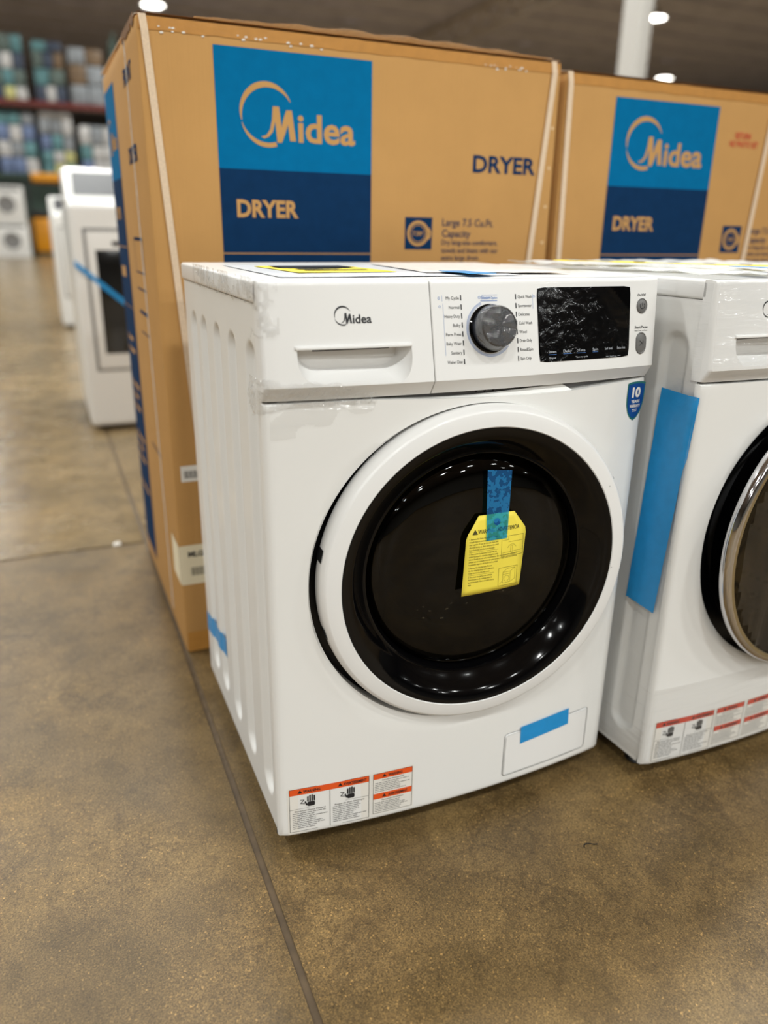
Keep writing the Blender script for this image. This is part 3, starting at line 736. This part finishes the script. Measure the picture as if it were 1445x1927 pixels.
    t.location = loc; t.rotation_euler[2] = rz
    return t

w1 = make_washer('white front-load washing machine with a yellow warning tag hanging in its black-rimmed door', 'tag', (0, 0, .02), 0)
w2 = make_washer('film-wrapped white washing machine with chrome door ring and wide blue corner tape', 'wrap', (.6310, -.0750, .02), .055)

# ------------------------------------------------------------------ hanging tag in the door
tg = thing('warning_tag', 'yellow card warning tag taped over the washing machine door glass', 'tag', (.33, -.03, .41))
def tag_y(z): return interp(z, [(.37, -.0385), (.39, -.038), (.47, -.0362), (.50, -.0345), (.58, -.0255), (.60, -.0232)])
inv = Matrix.Translation((-.33, .03, -.39))
def tmap(o_): return lambda x, z: tuple(inv @ Vector((x, tag_y(z) - .0025 * math.sin((x - .27) * 30) * min(1, max(0, (.515 - z) / .05)) - o_, z)))
A_ = [(.2737, .3952), (.3709, .3987), (.3791, .4861), (.3602, .5132), (.3010, .5128), (.2789, .4840)]
V = []; rows_ = [.3952, .42, .45, .486, .5132]
def edge(z, left): 
    return interp(z, [(.3963, .2725), (.4859, .2765), (.5161, .2967)]) if left else interp(z, [(.3963, .3695), (.4881, .3761), (.5161, .3553)])
Vt, Ft = grid(lsp(0, 1, 9), lsp(.3963, .5161, 15), lambda u, z: tmap(0)(edge(z, 1) + (edge(z, 0) - edge(z, 1)) * u, z + .0035 * u * max(0, (.42 - z) / .025)))
cd = mk('card', Vt, Ft, YELLOW, tg, 1)
so = cd.modifiers.new('s', 'SOLIDIFY'); so.thickness = .0004
g = Geo()
g.tri_sign(.2905, .4895, .0075); g.text('WARNING / ADVERTENCIA', .2955, .4900, .0085, width=.068, bold=.012)
en1 = ['1. Remove the foam. Make sure the small', 'triangle foam is removed with the bottom', 'one together. If not, lay the unit down with', 'the side facing up, then remove the small', 'foam from the unit bottom manually.']
es1 = ['1. Para quitar la espuma: Asegúrese de', 'quitar la pequeña espuma triangular junto', 'con el fondo en un solo movimiento. De no ser posible, coloque la', 'unidad con el costado mirando para arriba y luego quite manualmente', 'la pequeña espuma del fondo de la unidad.']
en2 = ['2. Remove the shipping bolts: Remove', 'the four shipping bolts before operation.', 'Close the hole by the hole cover.']
es2 = ['2. Para sacar los pernos de embalaje:', 'Saque los pernos de embalaje antes de', 'hacerla funcionar. Cierre el orificio con su', 'tapa.']
z = .4820
for blk, wid in ((en1, .047), (es1, .047), (en2, .042), (es2, .042)):
    for i, s_ in enumerate(blk):
        wd = .0805 if (blk is es1 and i in (2, 3)) else wid * min(1, len(s_) / 40)
        g.text(s_, .2815, z, .0036, width=wd); z -= .00405
    z -= .0012
    if blk is en1 or blk is en2: g.line(.2815, z + .003, .2815 + wid, z + .003, .0003); z -= .0008
g.frame(.3345, .4500, .3715, .4805, .0004).line(.336, .475, .346, .475, .0003).line(.346, .475, .346, .479, .0003).line(.346, .4715, .370, .4715, .0003).line(.350, .455, .350, .466, .0003).line(.353, .455, .353, .465, .0003).line(.350, .466, .353, .465, .0003).line(.336, .4555, .370, .457, .0003).line(.337, .4525, .369, .454, .0003)
g.arc(.352, .460, .0075, 20, 160, .0003)
g.frame(.3315, .4040, .3635, .4325, .0004)
g.frame(.339, .408, .352, .425, .0003).line(.339, .425, .346, .430, .0003).line(.352, .425, .360, .430, .0003).line(.346, .430, .360, .430, .0003).line(.360, .430, .360, .412, .0003).line(.352, .408, .360, .412, .0003)
g.arc(.3455, .4145, .0045, 0, 360, .0003).line(.339, .4215, .352, .4215, .0003).line(.334, .407, .338, .411, .0003)
g.obj('card_print', tmap(.0006), YINK, cd)
Geo().disc(.3262, .5044, .0052).obj('punched_hole', tmap(.0007), mat('hole_dark', (16, 70, 130), .5), cd)
q4 = [(.3101, .5805), (.3500, .5764), (.3423, .4782), (.3079, .4782)]
V, F = grid([0, .33, .66, 1], lsp(0, 1, 14), lambda u, v: tmap(.0014)(*[(1 - v) * ((1 - u) * q4[0][i] + u * q4[1][i]) + v * ((1 - u) * q4[3][i] + u * q4[2][i]) for i in (0, 1)]))
mk('tape_strip', V, F, BTAPEC, tg, 1)

# ------------------------------------------------------------------ papers lying on the lids
def sheet(name, label, cat, x0, x1, y0, y1, z, m, rz=0, amp=.002, org=(0, 0, 0), orz=0, n=24, seed=1):
    c, s = math.cos(orz), math.sin(orz); cx, cy = (x0 + x1) / 2, (y0 + y1) / 2
    o = thing(name, label, cat, (org[0] + cx * c - cy * s, org[1] + cx * s + cy * c, z), orz + rz)
    V, F = grid(lsp(x0 - cx, x1 - cx, n), lsp(y0 - cy, y1 - cy, n), lambda x, y: (x, y, .0007 + amp * (1 + noise.noise((x * 25, y * 25, seed)))))
    b = mk('sheet', V, F, m, o, 1); b.modifiers.new('s', 'SOLIDIFY').thickness = .0006
    return o
ZL = .8545
gb = mat('grey_plastic_bag', (196, 198, 202), .5, var=.06, vscale=20, bump=.5, bscale=60)
a_ = sheet('manual_bag', 'grey plastic document bag lying on the near washing machine lid', 'bag', .045, .40, .06, .40, ZL, gb, 0, .0005)
y_ = sheet('energy_label', 'yellow and black paper label on the near washing machine lid', 'label', .085, .235, .14, .33, ZL + .0014, YELLOW, R(4), .0004)
Geo().rect(-.06, .01, .06, .075).rect(-.05, -.03, .02, -.01).rect(-.05, -.06, .05, -.045).obj('label_print', lambda x, y: (x, y, .0023), INK, y_)
c_ = sheet('instruction_sheet', 'pale crumpled instruction leaflet on the near washing machine lid', 'paper', .29, .52, .10, .42, ZL + .0014, mat('leaflet', (214, 206, 200), .5, var=.1, vscale=60), R(-6), .0008, seed=5)
t_ = sheet('blue_tape_piece', 'small blue tape piece on the lid behind the control dial', 'tape', .300, .345, .045, .12, ZL + .0032, BTAPE, R(8), .0008, n=10)
O2, RZ2 = (.6310, -.0750, 0), .055
sheet('film_sheet', 'crumpled clear plastic film spread on the wrapped washing machine lid', 'plastic film', .01, .585, .02, .52, ZL + .001, BAG, 0, .0045, O2, RZ2, 40, 3)
yb = thing('caution_band', 'yellow and black striped paper band on the wrapped washing machine lid', 'band', (O2[0] + .12, O2[1] + .20, ZL + .0115), RZ2 - R(47))
V, F = grid(lsp(-.21, .21, 24), [-.02, 0, .02], lambda x, y: (x, y, .002 + .0012 * noise.noise((x * 30, y * 30, 1)))); mk('band', V, F, YELLOW, yb, 1).modifiers.new('s', 'SOLIDIFY').thickness = .0005
g = Geo()
for k in range(7): g.poly([(-.19 + k * .055, -.006), (-.17 + k * .055, -.006), (-.165 + k * .055, .016), (-.185 + k * .055, .016)])
g.obj('stripe', lambda x, y: (x, y, .0042), INK, yb)
sheet('blue_tape_piece', 'blue tape piece on the wrapped washing machine lid near the right edge', 'tape', .135, .172, .03, .10, ZL + .0115, BTAPE, R(4), .0015, O2, RZ2, 10)

# ------------------------------------------------------------------ dryer cartons
BX, BY, BA = -.0261, .6729, .0045
KS = 1.0224
def carton(label, u0, wdt, hgt, dep, big):
    c, s = math.cos(BA), math.sin(BA)
    t = thing('dryer_carton', label, 'carton', (BX + KS * u0 * c, BY + KS * u0 * s, 0), BA, 'printed dryer cartons'); t.scale = (KS, KS, KS)
    bm = bmesh.new()
    bmesh.ops.create_cube(bm, size=1, matrix=Matrix.Translation((wdt / 2, dep / 2, hgt / 2)) @ Matrix.Diagonal((wdt, dep, hgt, 1)))
    bmesh.ops.bevel(bm, geom=bm.edges[:], offset=.006, segments=2, profile=.5, affect='EDGES')
    bmesh.ops.bisect_plane(bm, geom=bm.verts[:] + bm.edges[:] + bm.faces[:], plane_co=(0, 0, hgt - .03), plane_no=(0, 0, 1))
    for k in range(1, 28): bmesh.ops.bisect_plane(bm, geom=bm.verts[:] + bm.edges[:] + bm.faces[:], plane_co=(wdt * k / 28, 0, 0), plane_no=(1, 0, 0))
    for v in bm.verts:
        if v.co.z > hgt - .02: v.co.z += .0035 * noise.noise((v.co.x * 14 + u0, v.co.y * 9, 1)); v.co.y += .0012 * noise.noise((v.co.x * 20, 3, 1))
    me = bpy.data.meshes.new('carton_body'); bm.to_mesh(me); bm.free(); smooth(me, .5); me.materials.append(CARD); link('carton_body', me, t)
    F0 = lambda o_: (lambda x, z: (x, -o_, z))
    # flap seam tape along top and bottom edge
    for nm, za, zb in (('tape_band', hgt - .021, hgt - .001), ('tape_band', .002, .05)):
        V, F = grid(lsp(.004, wdt - .004, 40), lsp(0, 1, 3), lambda x, k: (x, -.0011, za + (zb - za) * k + (.0025 * noise.noise((x * 25, 1, 1 + u0)) if (k < .1) == (za > .5) and (k > .9 or k < .1) else 0))); mk(nm, V, F, BANDT, t)
    V, F = grid(lsp(.004, wdt - .004, 20), [0, .06], lambda x, y: (x, y, hgt + .0042)); mk('top_flap_tape', V, F, BANDT, t)
    mk('top_flap_tape', *grid([.004, wdt - .004], [dep / 2 - .035, dep / 2 + .035], lambda x, y: (x, y, hgt + .0042)), BANDT, t)
    px = .129 if big else .1335; pw = .305
    Geo().rect(px, .9965, px + pw, 1.196 if big else 1.178).obj('printed_panel', F0(.0008), BLUE, t)
    nv = Geo().rect(px, .35, px + pw, .9965).obj('printed_panel', F0(.0008), NAVY, t)
    g = Geo(); 
    lg = Geo()
    if big: lg.logo(.1715, 1.0905, .2275); g.text('DRYER', .159, .9135, .042, width=.121, bold=.035)
    else: lg.logo(.1725, 1.0885, .232); g.text('DRYER', .1605, .902, .042, width=.122, bold=.035)
    lg.obj('brand_lettering', F0(.0014), CARD, t); g.obj('panel_lettering', F0(.0014), CARD, t)
    Geo().rect(px, .8455, px + pw, .8475).obj('rule_line', F0(.0014), CARD, t)
    ix = .511 if big else .505; iz = .8560 if big else .853
    g = Geo(); g.rect(ix, iz, ix + .063, iz + .0635)
    ip = g.obj('drum_icon', F0(.0008), NAVY, t)
    g = Geo(); cx, cz = ix + .030, iz + .0315; g.arc(cx, cz, .0225, 0, 360, .0055, n=36).arc(cx, cz, .0165, 0, 360, .0015, n=36).arc(cx + .016, cz, .0125, -60, 60, .0045).text('7.5ft³', cx, cz - .004, .012, 'C', width=.023, bold=.02)
    g.obj('icon_drawing', F0(.0014), CARD, ip)
    g = Geo(); tx = .598 if big else .592; q = 0 if big else -.004
    if big: Geo().text('DRYER', .6650, 1.0115, .0455, width=.1555, bold=.028).obj('carton_lettering', F0(.0008), NAVY, t)
    g.text('Large 7.5 Cu.Ft.', tx, .8995 + q + .004, .021, width=.125, bold=.008).text('Capacity', tx, .8815 + q, .021, width=.069, bold=.008)
    g.text('Dry king-size comforters,', tx, .8655 + q, .0145, width=.138, bold=.006).text('towels and linens with our', tx, .8495 + q, .0145, width=.140, bold=.006).text('extra large drum.', tx, .8345 + q, .0145, width=.094, bold=.006)
    g.obj('carton_lettering', F0(.0008), NAVY, t)
    if not big:
        Geo().text('RETURN', .525, 1.114, .019, 'C', width=.05, bold=.02).text('NO PHOTO SET', .531, 1.096, .019, 'C', width=.092, bold=.02).obj('red_stamp', F0(.0008), REDP, t)
    # straps: slanting run on the front, over the top
    def strap(xa, za, xb, zb, wd):
        pts = [(xb, -.004, zb), (xa, -.004, za - .02), (xa - .002, -.001, za + .002), (xa - .004, .03, za + .0075), (xa - .01, dep, za + .0075)]
        V = []
        for x, y, z in pts: V += [(x - wd / 2, y, z), (x + wd / 2, y, z)]
        o = mk('strap', V, [(2 * i, 2 * i + 1, 2 * i + 3, 2 * i + 2) for i in range(len(pts) - 1)], STRAP, t); o.modifiers.new('s', 'SOLIDIFY').thickness = .0015
    if big:
        strap(.0135, hgt, .0800, .10, .0125); strap(.8500, hgt, .7600, .10, .0125)
    else:
        strap(.0085, hgt, .030, .10, .0125); strap(.610, hgt, .540, .10, .0125)
    if big:
        # shipping labels near the lower left corner and the side print
        l1 = Geo().rect(.016, .398, .090, .432).obj('shipping_label', F0(.0008), PAPER, t)
        g = Geo()
        for k in range(22): g.rect(.0225 + k * .0028, .405, .0225 + k * .0028 + (.0016 if k % 3 else .0009), .421)
        g.obj('barcode', F0(.0012), INK, l1)
        CREAM = mat('cream_label', (226, 214, 184), .5, var=.02)
        l2 = Geo().rrect(-.0005, .1655, .16, .2565, .004).obj('shipping_label', F0(.0009), CREAM, t)
        mk('label_fold', [(-.0009, 0, .1665), (-.0009, 0, .2565), (-.0009, .09, .2565), (-.0009, .09, .1665)], [(0, 1, 2, 3)], CREAM, l2)
        g = Geo(); g.text('MLG45N1BWW', .018, .2300, .0165, width=.115, bold=.04)
        for k in range(24): g.rect(.022 + k * .0026, .186, .022 + k * .0026 + (.0015 if k % 3 else .0008), .205)
        g.obj('barcode', F0(.0013), INK, l2)
        Sd = lambda o_: (lambda y, z: (-o_, dep - y, z))     # reads left to right from the side
        Geo().rect(dep - .64, .9965, dep - .435, 1.19).obj('printed_panel', Sd(.0008), BLUE, t)
        Geo().rect(dep - .64, .05, dep - .435, .9965).obj('printed_panel', Sd(.0008), NAVY, t)
        Geo().logo(dep - .62, 1.09, .165).obj('brand_lettering', Sd(.0014), CARD, t)
        g = Geo().text('DRYER', dep - .61, .91, .036, width=.10, bold=.035).rect(dep - .64, .845, dep - .435, .847)
        g.rect(dep - .61, .775, dep - .52, .800).rect(dep - .64, .705, dep - .435, .7065)
        for k, zz in enumerate((.62, .59, .50, .47, .44, .36, .33, .30, .22)): g.disc(dep - .60, zz + .006, .008, 10).rect(dep - .575, zz, dep - .575 + .07 + .02 * (k % 3), zz + .010)
        g.obj('panel_lettering', Sd(.0014), CARD, t)
        Geo().text('FRONT', dep - .235, 1.150, .042, width=.13, bold=.03).obj('carton_lettering', Sd(.0008), NAVY, t)
        g = Geo().text('DRYER', dep - .25, 1.012, .042, width=.135, bold=.03)
        g.frame(dep - .30, .80, dep - .16, .868, .003).line(dep - .30, .868, dep - .16, .868, .006).line(dep - .30, .765, dep - .16, .765, .004).line(dep - .30, .715, dep - .17, .715, .008).line(dep - .30, .67, dep - .18, .67, .003).line(dep - .30, .41, dep - .16, .41, .004)
        g.obj('carton_lettering', Sd(.0008), NAVY, t)
        mk('seam_tape', [(-.0010, .165, .03), (-.0010, .183, .03), (-.0010, .183, hgt - .01), (-.0010, .165, hgt - .01)], [(0, 1, 2, 3)], film_mat('clear_seam_tape', .25, white=.7), t)
        for u_, z_ in ((.8560, 1.105), (.8550, 1.026), (.8535, .9475), (.8530, .8726)):
            d_ = .0055; Geo().poly([(u_ - d_, z_), (u_ - d_ * .3, z_ - d_ * .3), (u_, z_ - d_), (u_ + d_ * .3, z_ - d_ * .3), (u_ + d_, z_), (u_ + d_ * .3, z_ + d_ * .3), (u_, z_ + d_), (u_ - d_ * .3, z_ + d_ * .3)]).obj('staple_mark', F0(.0012), STAPLE, t)
        # torn corner and edge of the top flap
        tear = mat('torn_card', (120, 84, 48), .9, var=.25, vscale=80)
        V, F = grid(lsp(.012, .20, 22), [0, .5, 1], lambda y, k: (-.0014 - .003 * k * abs(noise.noise((y * 60, k, 1))), y, hgt + .006 - k * (.016 + .014 * noise.noise((y * 45, 2, 4))))); mk('torn_edge', V, F, tear, t)
        V, F = grid(lsp(.1, wdt - .02, 60), lsp(.0, .35, 10), lambda x, y: (x, y + .002, hgt + .007 + .012 * math.sin(math.pi * min(1, max(0, (x - .1) / (wdt - .12)))) * (.4 + .6 * abs(noise.noise((x * 9, y * 14, 6)))) + .002 * noise.noise((x * 40, y * 40, 2)))); mk('film_wrap', V, F, BAG, t, .6)
        g = Geo(); r_ = random.Random(11)
        for k in range(34):
            x = r_.choice((r_.uniform(.03, .12), r_.uniform(.17, .34), r_.uniform(.68, .78))); z = hgt - .016 - r_.uniform(0, .010) ; d_ = r_.uniform(.0012, .0042)
            g.poly([(x, z), (x + d_ * 1.6, z + d_ * .3), (x + d_, z + d_), (x - d_ * .3, z + d_ * .7)])
        tag(g.obj('tape_fleck', F0(.0016), PAPER, t), None, None, kind='stuff')
    return t
carton('large brown dryer carton with scuffed top edge, behind the washing machine with yellow tag', 0, .8683, 1.2292, .655, True)
carton('brown dryer carton with red stamp, behind the film-wrapped machine', .8850, .90, 1.215, .655, False)

# ------------------------------------------------------------------ white dryers further down the aisle
FW = mat('far_white_enamel', (222, 220, 216), .3, coat=.2, var=.01, vscale=3)
FG = mat('console_grey', (74, 74, 76), .3, var=.04)
FB = mat('window_black', (16, 16, 16), .1, coat=.6)
GROOVE = mat('groove_grey', (120, 118, 116), .5)
def far_dryer(label, loc, taped):
    t = thing('clothes_dryer', label, 'dryer', loc, 0, 'white dryers down the aisle')
    w_, d_ = .70, .74
    box('body', (0, 0, .02), (w_, d_, .985), FW, t, .025, 4)
    cs = mk('console', [(.01, .36, .98), (w_ - .01, .36, .98), (w_ - .01, .50, 1.15), (.01, .50, 1.15), (.01, d_, 1.15), (w_ - .01, d_, 1.15), (w_ - .01, d_, .98), (.01, d_, .98)],
            [(0, 1, 2, 3), (3, 2, 5, 4), (4, 5, 6, 7), (0, 3, 4, 7), (1, 6, 5, 2), (0, 7, 6, 1)], FW, t)
    bv = cs.modifiers.new('b', 'BEVEL'); bv.width = .02; bv.segments = 3
    mk('console_panel', [(.05, .3975, 1.028), (w_ - .05, .3975, 1.028), (w_ - .04, .481, 1.128), (.055, .481, 1.128)], [(0, 1, 2, 3)], FG, t)
    box('door_groove', (.05, -.002, .275), (w_ - .05, .004, .885), GROOVE, t, .002)
    dr = box('door', (.062, -.012, .287), (w_ - .062, -.001, .873), FW, t, .010, 3)
    if taped: box('door_window', (.095, -.0135, .354), (w_ - .095, -.0115, .796), FB, dr, .0008)
    Geo().rrect(.165, .812, .205, .832, .004).obj('badge', lambda x, z: (x, -.0126, z), INK, dr)
    for x in (.06, w_ - .06):
        for y in (.08, d_ - .08):
            V, F = lathe([(0, 0), (.022, 0), (.018, .025)], 12, lambda u, v, q: (x + u, y + v, q)); mk('foot', V, F, BLACKP, t)
    if taped:
        V, F = grid(lsp(0, 1, 8), [-.5, .5], lambda u, v: (.005 + .30 * u, -.0145, .742 - .30 * 1.02 * u * .86 + v * .026)); mk('blue_tape_strip', V, F, BTAPE, t)
    t.scale = (1.0224, 1.0224, 1.0224)
    return t
far_dryer('white clothes dryer with dark door window and slanting blue tape, left of the carton', (-.0904, 2.873, 0), True)
far_dryer('white clothes dryer standing further back, half hidden by the taped dryer', (-.08, 7.1, 0), False)

# ------------------------------------------------------------------ far end of the aisle: stacked pair, yellow truck, pallet rack
def far_washer(label, loc):
    t = thing('far_washer', label, 'washing machine', loc, 0, 'stacked white machines at the aisle end')
    box('body', (0, 0, .0), (1.0, .8, .98), FW, t, .03, 3)
    V, F = lathe([(.30, -.001), (.30, -.03), (.26, -.04), (.24, -.03)], 32, lambda u, v, q: (.52 + u, q, .48 + v)); d = mk('door', V, F, FW, t, .6)
    V, F = lathe([(.24, -.03), (.1, -.012), (0, -.01)], 32, lambda u, v, q: (.52 + u, q, .48 + v)); mk('door_glass', V, F, GROOVE, d, .6)
    Geo().rrect(.1, .84, .9, .93, .01).obj('control_strip', lambda x, z: (x, -.003, z), GROOVE, t)
    return t
far_washer('white machine on the aisle floor at the left edge, lower of a stacked pair', (-1.36, 25.2, 0))
far_washer('white machine at the left edge, upper of a stacked pair', (-1.38, 25.2, .985))
YEL = mat('truck_yellow', (236, 158, 10), .4, var=.05, vscale=3)
ft = thing('lift_truck', 'yellow lift truck parked at the far end of the aisle', 'lift truck', (-.30, 27.0, 0))
box('truck_body', (0, 0, .12), (1.1, 1.3, 1.12), YEL, ft, .06, 3); box('seat_block', (.1, .3, 1.12), (.9, 1.0, 1.34), BLACKP, ft, .05, 2)
for x in (.02, 1.0): box('mast_post', (x, -.1, .1), (x + .08, 0, 2.2), BLACKP, ft); box('guard_post', (x, 1.15, 1.1), (x + .06, 1.21, 2.2), BLACKP, ft)
box('overhead_guard', (.2, -.15, 2.2), (1.15, 1.25, 2.42), YEL, ft, .04, 2)
for x in (-.02, .94):
    for y in (.25, 1.05):
        V, F = lathe([(0, 0), (.2, 0), (.24, .02), (.24, .16), (.2, .18), (0, .18)], 20, lambda u, v, q: (x + q, y + u, .24 + v)); mk('wheel', V, F, BLACKP, ft, .6)
RG = mat('rack_green', (40, 60, 50), .6, var=.1, vscale=2); RR = mat('rack_beam_red', (96, 20, 12), .5, var=.15, vscale=3)
rk = thing('pallet_rack', 'tall green pallet rack with dark red beams at the aisle end', 'rack', (0, 30, 0))
box('back_board', (-7, .2, 0), (9, .3, 2.35), RG, rk)
for x in (-6.9, -4.1, -1.2, 3.0, 6.2, 8.9): box('upright', (x - .05, 0, 0), (x + .05, .1, 7.0), RG, rk); box('upright', (x - .05, 1.2, 0), (x + .05, 1.3, 7.0), RG, rk)
for z in (2.38, 4.62): box('beam', (-7, -.06, z), (9, .0, z + .18), RR if z > 4 else RG, rk); box('shelf_deck', (-7, 0, z + .12), (9, 1.3, z + .17), TRUSS, rk)
pc = [mat('pack_' + n, c, .5, var=.25, vscale=3) for n, c in (('white', (184, 182, 180)), ('teal', (84, 126, 130)), ('blue', (98, 114, 148)), ('grey', (130, 134, 138)), ('navy', (58, 68, 86)), ('yellow', (184, 180, 118)), ('brown', (112, 90, 66)), ('sage', (84, 98, 92)))]
def load(label, x0, x1, z, rowsets):
    t = thing('pallet_load', label, 'pallet load', ((x0 + x1) / 2, 30.1, z), 0, 'pallet loads on the rack')
    n = len(rowsets); wd = x1 - x0; zz = 0
    for h, cols in rowsets:
        m_ = len(cols)
        for k, c in enumerate(cols):
            box('pack', (-wd / 2 + wd * k / m_ + .012, random.uniform(0, .06), zz + .006), (-wd / 2 + wd * (k + 1) / m_ - .012, 1.05, zz + h - .006), pc[c], t, .04, 2)
        zz += h
a = random.Random(2)
load('white and teal bagged packs on the lower rack shelf at the left edge', -.98, .22, 2.555, [(.5, (2, 2, 0)), (.5, (0, 3, 1)), (.5, (2, 0, 2)), (.38, (1, 1, 3)), (.2, (0, 0, 0))][:4])
load('teal and white packs with yellow marks on lower rack shelf beside the red upright', .36, 1.42, 2.555, [(.35, (1, 5, 1)), (.4, (1, 0, 5)), (.5, (2, 1, 3)), (.5, (3, 3, 0)), (.2, (0, 0))])
load('white packs on the lower rack shelf next to the carton', 1.62, 2.75, 2.555, [(.5, (2, 0, 0)), (.5, (1, 0, 0)), (.6, (0, 3, 0))])
load('grey and teal boxed goods on the upper rack shelf at the left edge', -.9, .15, 4.795, [(.4, (4, 5, 0)), (.5, (7, 1, 7)), (.5, (3, 0, 4)), (.5, (7, 7, 1))])
load('dark teal boxed goods in the middle of the upper rack shelf', .42, 1.35, 4.795, [(.5, (4, 0, 4)), (.5, (1, 7)), (.5, (7, 4, 6)), (.3, (1, 4))])
load('beige spotted boxes on the upper rack shelf next to the carton', 1.5, 2.6, 4.795, [(.6, (3, 3)), (.6, (6, 3)), (.5, (3, 6))])
load('brown boxes on the lower rack shelf left of the picture edge', -2.6, -1.3, 2.555, [(.6, (6, 6)), (.6, (6, 6)), (.5, (6, 6))])

# ------------------------------------------------------------------ scraps on the floor
sc = mk('paper_scrap', [(-.012, -.008, .001), (.012, -.006, .001), (.010, .010, .006), (-.008, .009, .004), (0, 0, .010)], [(0, 1, 4), (1, 2, 4), (2, 3, 4), (3, 0, 4)], PAPER)
sc.location = (-.1155, 1.3955, 0); tag(sc, 'tiny white paper scrap lying on the cross joint of the floor', 'scrap')
lc = thing('floor_debris', 'thin dark fibre lying on the floor in front of the washing machines', 'debris', (.462, -.1585, 0))
V, F = grid(lsp(0, 1, 9), [0, 1], lambda u, v: (-.012 + .024 * u, .004 * math.sin(u * 5) + (.0012 if v else -.0012), .0006 + .001 * u)); mk('fibre', V, F, BLACKP, lc)
